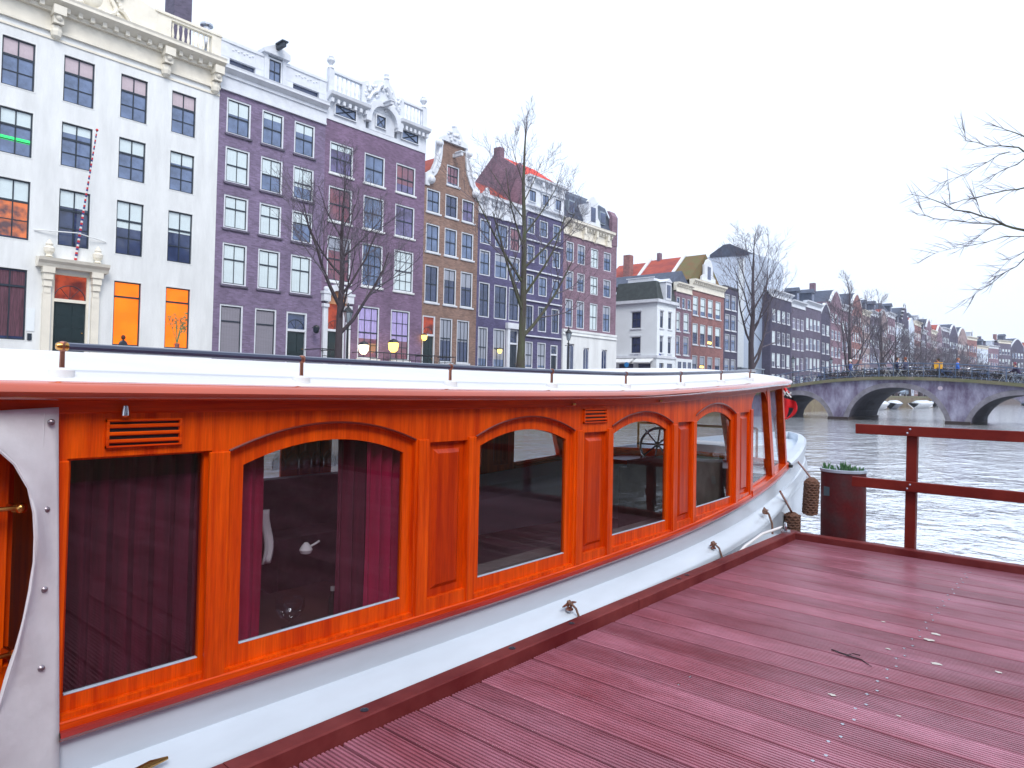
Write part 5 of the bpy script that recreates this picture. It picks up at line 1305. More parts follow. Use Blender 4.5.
# curtains
def curtain(y0,y1,z0,z1,m,off=-.10,folds=5,amp=.018,pinch=0):
    mb=MB(); nu=max(12,folds*6)
    def f(u,v):
        yy=y0+(y1-y0)*(u if not pinch else u*(1-.35*pinch*math.sin(v*PI)**2))
        return PB(yy,z0+(z1-z0)*v,off+amp*math.sin(2*PI*folds*u+.6*math.sin(v*3)))
    mb.grid(f,nu,8); return bbuild(mb,'curtain',m,True)
curtain(.70,1.16,.28,1.10,M['velvetd'],folds=7)
curtain(1.20,1.39,.28,1.14,M['velvet'],folds=3,amp=.015)
curtain(1.74,2.12,.28,1.14,M['velvetd'],folds=6,off=-.12)
curtain(1.86,2.10,.28,1.14,M['velvet'],folds=4,off=-.08)
for y0,y1 in ((.7,1.2),(1.2,2.15),(2.4,2.9)):
    mb=MB(); 
    mb.grid(lambda u,v:PB(y0+(y1-y0)*u,.28+.85*v,-.10+.015*math.sin(u*50),-1),40,2); bbuild(mb,'curtain',M['velvetd'],True)
# interior: port-side bench, centre tables, wheelhouse bulkhead
for (a,b) in ((.8,2.7),(2.9,5.0)):
    mb=MB(); mb.box(-1.40,-.95,a-3,b-3,-.35-WATER,.08-WATER); mb.box(-1.42,-1.30,a-3,b-3,.08-WATER,.5-WATER); bbuild(mb,'bench',M['seat'])
for (a,b) in ((2.6,3.4),(3.6,4.9)):
    mb=MB(); mb.box(.75,1.38,a-3,b-3,-.35-WATER,.08-WATER); mb.box(1.30,1.42,a-3,b-3,.08-WATER,.33-WATER); bbuild(mb,'bench',M['seat'])
mb=MB(); mb.box(.78,1.40,1.35-3,2.15-3,.235-WATER,.262-WATER); mb.box(1.0,1.1,1.7-3,1.8-3,-.35-WATER,.235-WATER); bbuild(mb,'table',M['inner'])
mb=MB(); mb.box(-.3,1.0,6.75-3,6.83-3,-.35-WATER,.42-WATER); mb.box(.1,.9,6.5-3,6.75-3,.36-WATER,.42-WATER); bbuild(mb,'helm_console',simple('olive_grey_panel2',(.15,.155,.13),.6,var=.3,scale=6))
mb=MB(); mb.box(.55,1.40,5.85-3,5.9-3,-.35-WATER,.62-WATER); bbuild(mb,'bulkhead',simple('olive_grey_panel3',(.16,.165,.135),.6,var=.3,scale=6))
mb=MB(); mb.box(.9,1.35,4.95-3,5.8-3,.1-WATER,.72-WATER); bbuild(mb,'pale_locker',simple('olive_grey_panel',(.15,.155,.13),.6,var=.3,scale=6))
wh=MB(); N_=20
P=[(.19*math.cos(2*PI*i/N_),0,.19*math.sin(2*PI*i/N_)) for i in range(N_+1)]; wh.tube(P,.014,6,cap=False)
for k in range(8): a=2*PI*k/8; wh.tube([(0,0,0),(.23*math.cos(a),0,.23*math.sin(a))],.010,5)
wh.ball((0,0,0),.035)
whl=wh.build('steering_wheel',M['steel'],boat,(.26,3.62,1.42),smooth=True); whl.rotation_euler=(R(-25),0,R(10))
# beige winch post on the foredeck, fore hatch
mb=MB(); mb.lathe([(.06,0),(.06,.12),(.035,.14),(.035,.22),(.055,.24),(.05,.29),(.001,.30)],12,(0,9.4-3,zb(9.4)-WATER-.03)); bbuild(mb,'mooring_bollard',M['cream'],True)
mb=MB(); mb.box(-.55,.55,8.3-3,8.95-3,.44-WATER,.62-WATER); bbuild(mb,'fore_hatch',M['roofw'])
mb=MB(); mb.tube([(-.9,8.2-3,.86-WATER),(.7,8.25-3,.86-WATER)],.018,6); mb.tube([(-.9,8.2-3,.45-WATER),(-.9,8.2-3,.86-WATER)],.015,6); mb.tube([(.7,8.25-3,.45-WATER),(.7,8.25-3,.86-WATER)],.015,6); bbuild(mb,'fore_rail',M['brass'],True)
# horn cleats on the strake
def cleat(y,z,off,m,sc_=1,tilt=0):
    mb=MB(); mb.tube([(0,-.07,.028),(0,-.03,.034),(0,.03,.034),(0,.07,.028)],[.004,.009,.009,.004],7); mb.tube([(0,-.016,-.0),(0,-.014,.032)],.007,6); mb.tube([(0,.016,-.0),(0,.014,.032)],.007,6); mb.lathe([(.024,-.004),(.024,.004),(.010,.01)],10)
    mb.warp(lambda x,y_,z_:(x*sc_,y_*sc_,z_*sc_)); v=PB(y,z,off); o=mb.build('cleat',m,boat,tuple(v),smooth=True); o.rotation_euler=(R(tilt),0,0); return o
cleat(.90,.052,.085,M['brass'],1.3,8); cleat(3.15,.075,.085,M['bronze'],.9); cleat(5.05,.10,.085,M['bronze'],.9); cleat(6.45,.17,.075,M['bronze'],.9)
def knot(name,label,pts,r,m,coil=None,group=None):
    base=Vector(pts[0]); mb=MB(); mb.tube([Vector(p)-base for p in pts],r,7)
    if coil:
        c,rr,n=coil; c=Vector(c)-base
        for k in range(n):
            P=[c+Vector((rr*.45*math.cos(2*PI*i/14),(k-n/2)*r*1.7,rr*math.sin(2*PI*i/14))) for i in range(15)]; mb.tube(P,r*.9,6,cap=False)
    o=mb.build(name,m,None,tuple(base),smooth=True); tag(o,label,'rope',group); return o
W_=lambda y,z,off: PB(y,z,off)+BO
knot('rope_loop','brown rope wound round the brass cleat nearest the canvas screen',[W_(.90,.09,.085),W_(.91,.06,.12),W_(.93,-.02,.135),W_(.93,-.2,.14)],.008,M['rope'],(W_(.90,.088,.085),.013,3))
knot('rope_loop','short rope loop on the white strake cleat below the second arched window',[W_(3.15,.115,.085),W_(3.17,.08,.115),W_(3.2,.0,.13),W_(3.2,-.15,.14)],.0065,M['ropel'],(W_(3.15,.11,.085),.011,2))
knot('rope_loop','short rope loop on the white strake cleat below the last arched window',[W_(5.05,.14,.085),W_(5.08,.10,.12),W_(5.12,.0,.14),W_(5.12,-.15,.15)],.0075,M['ropel'],(W_(5.05,.135,.085),.013,3))
knot('rope_loop','frayed rope bundle on the hull cleat below the wheelhouse',[W_(6.35,.24,.08),W_(6.38,.18,.12),W_(6.42,.09,.14),W_(6.40,.0,.15)],.0095,M['ropel'],(W_(6.35,.21,.09),.017,3))
# mooring line to the dock cleat
knot('mooring_line','pale blue-white mooring line from the hull to the steel cleat on the dock corner',[(-2.2,6.28,.10),(-2.27,6.0,.07),(-2.26,5.6,.03),(-2.22,5.2,-.03),(-2.20,4.9,-.09)],.012,M['paper'])
# fenders
def fender(name,label,c,r,h,tx,ty,top):
    root=thing(name,label,'fender',c,0,'rope fenders hanging at the bow')
    mb=MB(); prof=[(.001,-h/2),(r*.7,-h/2+.005),(r*.95,-h/2+.03),(r,-h/2+.06),(r,h/2-.06),(r*.92,h/2-.025),(r*.5,h/2),(.001,h/2)]
    mb.lathe(prof,20)
    for k in range(int(h/.028)):
        z=-h/2+.03+k*.028
        if z>h/2-.03: break
        P=[((r+.002)*math.cos(2*PI*i/28),(r+.002)*math.sin(2*PI*i/28),z+.008*math.sin(2*PI*i*9/28+k*PI)) for i in range(29)]; mb.tube(P,.011,5,cap=False)
    o=mb.build('woven_body',M['rope'],root,smooth=True); o.rotation_euler=(tx,ty,0)
    t=Vector(top)-Vector(c); l=MB(); l.tube([(0,0,h/2-.01),tuple(t*.5+Vector((0,0,h*.25))),tuple(t)],.012,6); l.build('lanyard',M['bronze'],root,smooth=True); return root
fender('rope_fender','tall woven brown rope fender hanging over the water beside the rusty planter post',(-2.49,8.0,.155),.072,.42,R(6),R(5),W_(8.55,.48,.02))
fender('rope_fender','stubby woven rope fender half hidden behind the dock corner',(-2.54,7.55,-.10),.075,.26,0,0,W_(7.1,.30,.06))
# Amsterdam flag at the bow
fl=thing('bow_flag','limp red flag with black stripe and white crosses hanging at the front of the wheelhouse','flag',(-2.88,8.4,1.0))
mb=MB(); mb.tube([(-.06,0,.30),(-.06,0,.47)],.010,6); mb.build('staff',M['varn'],fl)
def fx(u,v): # u along hang, v across
    z=.42-.44*u; w=(.21*math.sin(PI*min(1,.08+u*.9))**.7*(.45+.75*u)); 
    return (-.07+w*v, .02*math.sin(9*v+4*u), z-.07*v*(1-u))
mb=MB(); nu,nv=20,10; b0=len(mb.v)
for i in range(nu+1):
    for j in range(nv+1): mb.v.append(fx(i/nu,j/nv))
for i in range(nu):
    for j in range(nv):
        a=i*(nv+1)+j; u=i/nu; hole=(u>.62 and .35<j/nv<.7 and u<.92)
        if hole: continue
        mb.f.append((a,a+1,a+nv+2,a+nv+1)); mb.m.append(1 if .16<u<.36 else 0)
fo=mb.build('cloth',[M['flag_red2'] if 'flag_red2' in M else simple('flag_red2',(.75,.012,.02),.7),M['black']],fl,smooth=True); fo.modifiers.new('t','SOLIDIFY').thickness=.003
mb=MB()
for v in (.25,.6):
    p=Vector(fx(.26,v)); 
    for sgn in (1,-1): mb.tube([p+Vector((-.02,-.012,-.03*sgn)),p+Vector((.03,-.012,.03*sgn))],.009,4)
mb.build('crosses',M['white'],fo)
# things inside the saloon
gb=MB(); gb.lathe([(.001,0),(.035,.0),(.008,.008),(.008,.03),(.045,.05),(.062,.085),(.06,.12),(.057,.12),(.058,.085),(.04,.055),(.001,.04)],18)
tag(gb.build('glass_bowl',M['crock'],None,(-2.62,1.63,.265),smooth=True),'glass bowl standing on the table behind the large arched window with red curtains','bowl')
for k,(y,h,lab) in enumerate(((1.84,.13,'dark bottle with pale cap on the saloon table, the taller one'),(1.93,.10,'small dark bottle with white top on the saloon table, nearer the curtain'))):
    root=thing('bottle',lab,'bottle',(-2.62,y,.265))
    mb=MB(); mb.lathe([(.001,0),(.019,.002),(.019,h*.55),(.008,h*.75),(.008,h*.9)],14); mb.build('body',M['bottle'],root,smooth=True)
    mb=MB(); mb.lathe([(.0095,h*.86),(.0095,h),(.001,h)],12); mb.build('cap',M['paper'],root,smooth=True)
rk=MB(); rk.box(-.012,.012,-.20,.20,0,.012); rk.box(.05,.075,-.20,.20,0,.012); rk.tube([(0,-.18,.01),(0,-.18,.12)],.004,5); rk.tube([(0,.18,.01),(0,.18,.12)],.004,5)
tag(rk.build('glass_rack',M['inner'],None,(-2.62,1.70,1.06)),'stemware rack hanging under the ceiling behind the large arched window','rack')
gm=MB(); gm.lathe([(.001,0),(.028,.002),(.004,.006),(.004,.05),(.018,.065),(.028,.09),(.026,.125),(.024,.125),(.025,.09),(.001,.066)],14); gm.warp(lambda x,y,z:(x,y,-z)); gme=gm.mesh('wine_glass',M['crock'],True)
for k in range(6):
    tag(inst('wine_glass',gme,None,(-2.60,1.545+.062*k,1.062)),'wine glass hanging upside down in the rack behind the large arched window','glass','hanging wine glasses')
TMIN=.006
nb=MB(); nb.grid(lambda u,v:(.004*math.sin(9*u),-.02+.04*u+.012*math.sin(5*v),.22*v),6,10)  # pale strip built in place of a reflection on the window
o=nb.build('reflection_strip',M['paper'],None,(-2.60,1.50,.56),smooth=True); tag(o,'pale strip standing for a reflection in the left half of the large arched window','cloth'); o.modifiers.new('t','SOLIDIFY').thickness=.003
kb=MB(); kb.lathe([(.001,-.02),(.022,-.014),(.028,0),(.02,.016),(.008,.03),(.001,.03)],12); kb.tube([(0,.02,.01),(0,.05,.02),(.01,.06,.03)],.005,6)
tag(kb.build('white_teapot',M['paper'],None,(-2.60,1.685,.587),smooth=True),'small white pot hanging by its handle in the middle of the large arched window','pot')
# ------------------------------------------------------------------ timber dock
dk=thing('timber_dock','purple-brown grooved timber dock with raised edge beams beside the boat','dock',(0,1.0,0))
mb=MB(); P=.182; s0=2.62
k0=-38; 
for k in range(k0,21):
    ya=s0+P*k+.0075; yb=s0+P*(k+1)-.0075
    if yb>6.33: yb=6.325
    if yb-ya<.03: continue
    prof=[(ya,-.03),(ya,-.003),(ya+.003,0)]; n=9; y=ya+.003; gp=(yb-ya-.006)/n
    for i in range(n): 
        prof+=[(y+gp*.27,0),(y+gp*.33,-.006),(y+gp*.69,-.006),(y+gp*.75,0)]; y+=gp
    prof+=[(yb-.003,0),(yb,-.003),(yb,-.03)]
    rnd_=random.Random(k); dz=rnd_.uniform(-.0012,.0012)
    segs=[(-2.095,2.2),(2.203,5.0)]
    for xa,xb in segs:
        b=len(mb.v)
        for x in (xa,xb): mb.v+=[(x,yy-1.0,z+dz) for yy,z in prof]
        m=len(prof)
        for i in range(m-1): mb.f.append((b+i,b+i+1,b+m+i+1,b+m+i)); mb.m.append(1 if (-.02<prof[i][1]<-.004 and -.02<prof[i+1][1]<-.004) else 0)
        mb.f.append(tuple(b+i for i in range(m))); mb.m.append(0); mb.f.append(tuple(b+m+i for i in range(m))); mb.m.append(0)
mb.build('planking',[M['plank'],M['groove']],dk,fix=False)
mb=MB(); mb.box(-2.08,5,-4.3-1,6.32-1,-.16,-.035); 
for x in (-1.9,1.4,4.5):
    for y in (-3,1.5,6.0): mb.tube([(x,y-1,-2.4),(x,y-1,-.1)],.11,10)
mb.build('joists_and_piles',M['under'],dk)
def beam(mb,a,b,w,z0,z1,bev=.006):
    """horizontal timber from a to b (x,y), width w, small bevels"""
    a=Vector((*a,0)); b=Vector((*b,0)); d=(b-a).normalized(); nx=Vector((-d.y,d.x,0))
    prof=[(-w/2,z0),(-w/2,z1-bev),(-w/2+bev,z1),(w/2-bev,z1),(w/2,z1-bev),(w/2,z0)]
    bb=len(mb.v)
    for p in (a,b): mb.v+=[tuple(p+nx*o+Vector((0,0,z))) for o,z in prof]
    for i in range(6): j=(i+1)%6; mb.f.append((bb+i,bb+j,bb+6+j,bb+6+i)); mb.m.append(0)
    mb.f.append(tuple(bb+i for i in range(6))); mb.f.append(tuple(bb+6+i for i in range(6))); mb.m+=[0,0]
for a,b in (((-2.14,-5.3),(-2.14,.12)),((-2.141,.124),(-2.141,2.62)),((-2.14,2.624),(-2.14,5.41))):
    m=MB(); beam(m,a,b,.085,-.19,.062); m.build('edge_beam',M['kerb'],dk)
for a,b in (((-2.096,5.365),(.9,5.365)),((.904,5.365),(5.0,5.365))):
    m=MB(); beam(m,a,b,.085,-.19,.058); m.build('edge_beam',M['kerb'],dk)
sm=MB(); sm.lathe([(.0075,.0),(.007,.0018),(.001,.0022)],8); sme=sm.mesh('screw_head',M['steel'],True)
for k in range(-6,20):
    for d in (-.035,.035): inst('screw',sme,dk,(-.7785+.012*(1 if d>0 else -1),s0+P*k+d-1.0,.0005))
for y in (2.84,2.95): inst('screw',sme,dk,(-1.44,y-1,.0005))
bm_=MB(); bm_.lathe([(.017,.0),(.017,.002),(.010,.003),(.009,.001),(.001,.001)],10); bme=bm_.mesh('bolt_hole',M['bar'],True)
for y in (.55,1.66,2.52,3.0,4.2,4.32): inst('bolt',bme,dk,(-2.14,y-1,.0625))
# steel cleat on the dock corner
cl=MB(); cl.box(-.04,.04,-.06,.06,0,.012); cl.tube([(0,-.03,.01),(0,-.03,.055)],.012,8); cl.tube([(0,.03,.01),(0,.03,.055)],.012,8); cl.tube([(0,-.11,.06),(0,-.04,.068),(0,.04,.068),(0,.11,.06)],[.010,.014,.014,.010],8)
cl.build('mooring_cleat',M['steel'],dk,(-2.17,5.28,.062),smooth=True,rz=R(20))
# railing
rl=thing('timber_railing','dark red two-rail timber railing along the end of the dock over the water','railing',(-1.225,6.455,0))
def rx(x): return x+1.225
for x in (-1.225,.55,2.3,4.1):
    m=MB(); m.prism([(-.038,-.034),(.038,-.034),(.038,.034),(-.038,.034)],-.30,.985,'z'); o=m.build('post',M['railwood'],rl,(rx(x),.0,0)); o.rotation_euler=(0,R(.9),0)
for z,x0,nm in ((.965,-1.625,'top_rail'),(.515,-1.65,'lower_rail')):
    m=MB(); h=.082; prof=[(-.036,z),(-.036,z+h-.004),(-.040,z+h),(-.076,z+h),(-.080,z+h-.004),(-.080,z+.004),(-.076,z)]
    b=len(m.v)
    for x in (rx(x0),rx(4.4)): m.v+=[(x,y,zz) for y,zz in prof]
    n_=len(prof)
    for i in range(n_): j=(i+1)%n_; m.f.append((b+i,b+j,b+n_+j,b+n_+i)); m.m.append(0)
    m.f.append(tuple(b+i for i in range(n_))); m.f.append(tuple(b+n_+i for i in range(n_))); m.m+=[0,0]
    o=m.build(nm,M['railwood'],rl)
    for x in (-1.225,.55,2.3,4.1):
        for dz in (.025,.058):
            q=MB(); q.lathe([(.009,0),(.009,.003),(.001,.006)],8); q.warp(lambda a,b_,c_:(a,-c_,b_)); q.build('bolt',M['steel'],o,(rx(x)+(dz-.04)*.6,-.0805,z+dz),smooth=True)
# planter post
pl=thing('planter_post','round rusty dark red steel mooring post with pale rim, planted on top','post',(-1.865,6.92,-2))
m=MB(); m.lathe([(.192,0),(.192,2.58)],40); m.lathe([(.18,2.54),(.001,2.54)],30); m.build('tube',M['pillar'],pl,smooth=True)
m=MB(); m.lathe([(.192,2.575),(.200,2.578),(.202,2.602),(.186,2.604),(.18,2.57)],40); m.build('rim',M['rim'],pl,smooth=True)
m=MB(); m.box(-.12,-.07,-.180,-.14,2.36,2.44); m.build('patch_plate',simple('teal_patch',(.05,.08,.10),.6),pl)
m=MB(); m.lathe([(.001,2.57),(.17,2.575),(.178,2.56)],20); m.build('soil',M['under'],pl)
labs=['upright green tuft at the left of the planter post top','short dense green tuft second from the left on the planter post','bushy pale green clump in the middle of the planter post','spreading green clump right of the middle on the planter post','blue-green tuft at the right rim of the planter post']
for k,(dx,h,n,sp) in enumerate(((-.15,.085,12,.35),(-.085,.07,14,.4),(.0,.10,34,.75),(.075,.085,26,.8),(.155,.075,10,.5))):
    rnd=random.Random(40+k); m=MB()
    for i in range(n):
        a=rnd.uniform(0,6.28); t=sp*rnd.random(); d=Vector((math.cos(a)*t,math.sin(a)*t,1)).normalized(); L_=h*rnd.uniform(.55,1.1); o_=Vector((rnd.uniform(-.02,.02),rnd.uniform(-.05,.05),0)); w=d.cross(Vector((rnd.random(),rnd.random(),.2))).normalized()*.009
        e=o_+d*L_; mid=o_+d*L_*.55
        m.face([o_-w*.6,mid-w,e,mid+w,o_+w*.6]); 
        m.face([o_+d*.01,mid+d.cross(w),e,mid-d.cross(w)])
    o=m.build('small_plant',M['leaf'],None,(-1.865+dx*.93,6.84 if k%2 else 6.9,.572),fix=False); tag(o,labs[k],'plant','plants on the planter post')
# twig and droppings
m=MB(); m.tube([(0,0,.004),(.08,-.03,.006),(.15,-.04,.004),(.21,-.10,.004)],[.003,.0035,.003,.001],5); m.tube([(.08,-.03,.006),(.1,.0,.01),(.13,.015,.005)],.002,4)
tag(m.build('twig',M['bark'],None,(-1.06,3.75,0)),'thin dark twig lying on the deck boards','twig')
dl=['pale splash on the boards near the far edge beam','elongated white splash right of the screw line, farthest of the larger ones','round white splash just right of the screw line','small white dot left of the screw line beyond the twig','creamy splash right of the screw line beside the twig','pale splash farthest to the right on the boards','pale splash left of the screw line below the twig','tiny pale spot on the nearer boards right of the screw line']
for k,((x,y),r) in enumerate(zip([(-.97,4.42),(-.71,4.4),(-.72,4.27),(-.85,3.97),(-.63,3.92),(-.39,4.01),(-.9,3.2),(-.64,3.18)],(.010,.022,.02,.010,.022,.015,.014,.007))):
    rnd=random.Random(k+3); m=MB(); m.face([(r*(.5+.6*rnd.random())*1.5*math.cos(2*PI*i/12),r*(.5+.6*rnd.random())*math.sin(2*PI*i/12),.0025) for i in range(12)])
    tag(m.build('bird_dropping',M['drop'],None,(x,y,0),fix=False),dl[k],'dropping','droppings on the dock')

# ------------------------------------------------------------------ street furniture
def lamp_post(label,loc,h=4.2,lit=None,group='street lanterns'):
    r=thing('street_lamp',label,'street lamp',loc,0,group)
    m=MB(); m.lathe([(.16,0),(.16,.25),(.11,.35),(.12,.9),(.07,1.0),(.05,h-.9),(.08,h-.85),(.04,h-.8),(.04,h-.65)],10); m.tube([(-.3,0,h-1.0),(.3,0,h-1.0)],.02,5); m.build('post',M['iron'],r,smooth=True)
    m=MB(); m.lathe([(.10,h-.65),(.22,h-.15)],6); m.build('glass',M[lit] if lit else simple('lantern_glass',(.30,.36,.42),.1),r)
    m=MB(); m.lathe([(.27,h-.15),(.26,h-.10),(.1,h+.08),(.05,h+.12),(.07,h+.2),(.01,h+.32)],6)
    for k in range(6): a=PI/3*k; m.tube([(.105*math.cos(a),.105*math.sin(a),h-.65),(.225*math.cos(a),.225*math.sin(a),h-.15)],.012,4)
    m.build('crown',M['iron'],r); return r
lamp_post('black lantern just right of the trunk before the pillared doorway',(-28.5,20.5,1.1),3.9)
lamp_post('black lantern before the white ground floor of the mauve corner house',(-28.5,39.0,1.1),4.2)
lamp_post('black lantern at the left end of the bridge beside the white side wall',(-28.5,84.5,1.1),4.4)
lamp_post('black lantern on the quay beyond the left end of the bridge',(-26.5,92.5,1.1),4.6)
lamp_post('black lantern on the quay behind the middle of the bridge railing',(-25.6,122.5,1.1),4.6)
def wall_lamp(label,loc,m_,s=1,shape=0):
    r=thing('wall_lantern',label,'lantern',loc,0,'lit lanterns on the house fronts')
    m=MB(); m.tube([(-.45,0,.0),(-.2,0,.12*s),(0,0,.05)],.02,5); m.lathe([(.20*s,.02),(.17*s,.10*s),(.03,.17*s)],8); m.build('bracket',M['iron'],r)
    m=MB(); m.lathe([(.08*s,-.34*s),(.17*s,-.25*s),(.20*s,.0),(.12*s,.05)],8); m.build('glass',M[m_],r,smooth=True)
wall_lamp('glowing yellow lantern in front of the right ground floor windows of the arched-pediment house',(-35.0,28.75,4.0),'lamp',1.7)
wall_lamp('glowing whitish lantern in front of the lilac-curtained window beside the pillared doorway',(-35.0,26.4,3.72),'lampw',1.6)
wall_lamp('glowing orange lantern beside the door of the brown neck-gabled house',(-35.7,32.02,4.75),'lamp',1.0)
wall_lamp('amber lantern hanging in front of the second ground floor window of the blue-black house',(-35.6,39.75,4.2),'lamp',.9)
wall_lamp('unlit black lantern beside the dark door of the white-attic purple house',(-35.5,23.3,4.6),'bar',1.0)
def stoop_rail(label,y0,y1,z=2.2,x=-34.2):
    r=thing('stoop_railing',label,'railing',(x,y0,ZG),0,'iron stoop railings'); m=MB(); L_=y1-y0
    m.tube([(0,0,2.1),(0,L_,2.1)],.03,5); m.tube([(0,0,1.7),(0,L_,1.7)],.02,4)
    n=max(2,int(L_/.5))
    for i in range(n+1): m.tube([(0,L_*i/n,0),(0,L_*i/n,2.15)],.025,4)
    m.tube([(-1.8,0,2.1),(0,0,2.1)],.03,5); m.tube([(-1.8,L_,2.1),(0,L_,2.1)],.03,5)
    m.build('bars',M['iron'],r)
stoop_rail('iron railing left of the pillared doorway',22.9,24.0); stoop_rail('iron railing under the lilac-curtained windows',26.3,31.0); stoop_rail('iron railing at the neck-gabled house door',31.6,33.6)
# tall banner-like hanging signs far down
def person(label,loc,rz,jacket,trousers,hair,pose='walk',hat=None,bag=None):
    root=thing('person',label,'person',loc,rz)
    J={'pel':(0,0,.95),'ch':(0,.02,1.25),'nk':(0,.03,1.47),'hd':(0,.06,1.55),
       'hl':(-.10,0,.90),'kl':(-.11,.12,.50),'fl':(-.11,-.02,.08),'tl':(-.11,.13,.04),
       'hr':(.10,0,.90),'kr':(.11,.02,.50),'fr':(.11,-.20,.10),'tr':(.11,-.06,.04),
       'sl':(-.19,.02,1.40),'el':(-.25,-.08,1.13),'wl':(-.24,.08,.90),'sr':(.19,.02,1.40),'er':(.25,.06,1.13),'wr':(.23,.26,.98)}
    if pose=='ride':
        J.update({'ch':(0,.14,1.22),'nk':(0,.24,1.42),'hd':(0,.28,1.50),'kl':(-.11,.35,.72),'fl':(-.11,.25,.32),'tl':(-.11,.38,.30),'kr':(.11,.30,.62),'fr':(.11,.12,.16),'tr':(.11,.27,.15),'sl':(-.19,.2,1.36),'sr':(.19,.2,1.36),'el':(-.25,.36,1.15),'er':(.25,.36,1.15),'wl':(-.22,.55,1.05),'wr':(.22,.55,1.05)})
    E_=[('pel','ch','T'),('ch','nk','T'),('nk','hd','S'),('pel','hl','L'),('hl','kl','L'),('kl','fl','L'),('fl','tl','F'),('pel','hr','L'),('hr','kr','L'),('kr','fr','L'),('fr','tr','F'),('ch','sl','T'),('sl','el','T'),('el','wl','T'),('ch','sr','T'),('sr','er','T'),('er','wr','T')]
    rad={'pel':.15,'ch':.17,'nk':.07,'hd':.06,'hl':.10,'hr':.10,'kl':.07,'kr':.07,'fl':.05,'fr':.05,'tl':.04,'tr':.04,'sl':.08,'sr':.08,'el':.055,'er':.055,'wl':.04,'wr':.04}
    names=list(J); me=bpy.data.meshes.new('body'); me.from_pydata([J[n_] for n_ in names],[(names.index(a),names.index(b)) for a,b,_ in E_],[])
    o=bpy.data.objects.new('body',me); col.objects.link(o)
    sk=o.modifiers.new('skin','SKIN'); 
    for i,n_ in enumerate(names): me.skin_vertices[0].data[i].radius=(rad[n_],rad[n_]*(.8 if n_ in('ch','pel') else 1)); 
    me.skin_vertices[0].data[0].use_root=True
    ss=o.modifiers.new('sub','SUBSURF'); ss.levels=1; ss.render_levels=1
    dg=bpy.context.evaluated_depsgraph_get(); m2=bpy.data.meshes.new_from_object(o.evaluated_get(dg)); bpy.data.objects.remove(o)
    m2.name='body'; m2.materials.clear()
    for x in (simple('cloth_%d_%d_%d'%tuple(int(99*c) for c in jacket),jacket,.9),simple('cloth_%d_%d_%d'%tuple(int(99*c) for c in trousers),trousers,.9),M['skin'],M['black']): m2.materials.append(x)
    for p in m2.polygons:
        c=p.center; p.use_smooth=True; z=c.z
        arm=abs(c.x)>.17 and z>.75
        hand=(Vector(J['wl'])-c).length<.075 or (Vector(J['wr'])-c).length<.075
        foot=(Vector(J['tl'])-c).length<.14 or (Vector(J['tr'])-c).length<.14
        p.material_index=2 if hand or (z>1.45 and abs(c.x)<.09 and pose!='ride') or (pose=='ride' and z>1.42 and abs(c.x)<.09) else (3 if foot else (0 if z>.93 or arm else 1))
    b=inst('body',m2,root)
    h=Vector(J['hd'])+Vector((0,.01,.11)); m=MB(); m.ball(tuple(h),.098,0,12,1.22)
    m.ball((h.x,h.y+.10,h.z-.01),.018,0,6)
    for s in (-1,1): m.ball((h.x+s*.1,h.y,h.z),.022,0,6)
    hd=m.build('head',M['skin'],root,smooth=True)
    m=MB(); 
    for s in (-1,1): m.ball((h.x+s*.035,h.y+.088,h.z+.015),.012,0,6)
    m.build('eyes',M['black'],hd)
    m=MB(); m.ball((h.x,h.y-.022,h.z+.03),.108,0,12,1.1); m.build('hair' if not hat else 'cap',simple('hair_%d'%int(100*hair[0]+10*hair[2]),hair,.9),hd,smooth=True)
    return root
def bstreet(x): return dz1(x)-.05
persons=[
('person in a blue jacket with white hat walking on the left half of the bridge',-15.3,58.6,R(90),(.03,.07,.30),(.05,.06,.12),(.75,.72,.7),'walk',1),
('person in a dark navy coat standing among the bicycles above the middle arch',-12.1,58.7,R(-80),(.015,.02,.07),(.03,.03,.05),(.05,.03,.02),'walk',None),
('person with reddish hair beside the navy-coated person on the bridge',-11.5,58.8,R(60),(.05,.05,.10),(.03,.03,.05),(.22,.06,.03),'walk',None),
('dark-clothed rider carrying a yellow delivery box on the bridge',-9.15,58.7,R(70),(.02,.02,.035),(.03,.03,.04),(.03,.025,.02),'ride',None),
('person in a bright blue jacket right of the yellow delivery box',-8.2,58.7,R(-90),(.03,.14,.55),(.25,.24,.26),(.25,.09,.05),'walk',None),
('cyclist in a dark jacket with pale trousers at the right end of the bridge',-4.55,58.5,R(80),(.03,.02,.06),(.35,.42,.5),(.2,.05,.08),'ride',None)]
for lab,x,y,rz,j,t,h,pose,hat in persons: person(lab,(x,y,bstreet(x)),rz,j,t,h,pose,hat)
m=MB(); m.box(-.24,.24,-.22,.22,0,.44); m.box(-.25,.25,-.23,.23,.44,.47); tag(m.build('delivery_box',simple('box_yellow',(.85,.42,.01),.6),None,(-9.35,58.55,bstreet(-9.3)+.95)),'yellow delivery box on the back of the rider on the bridge','box')
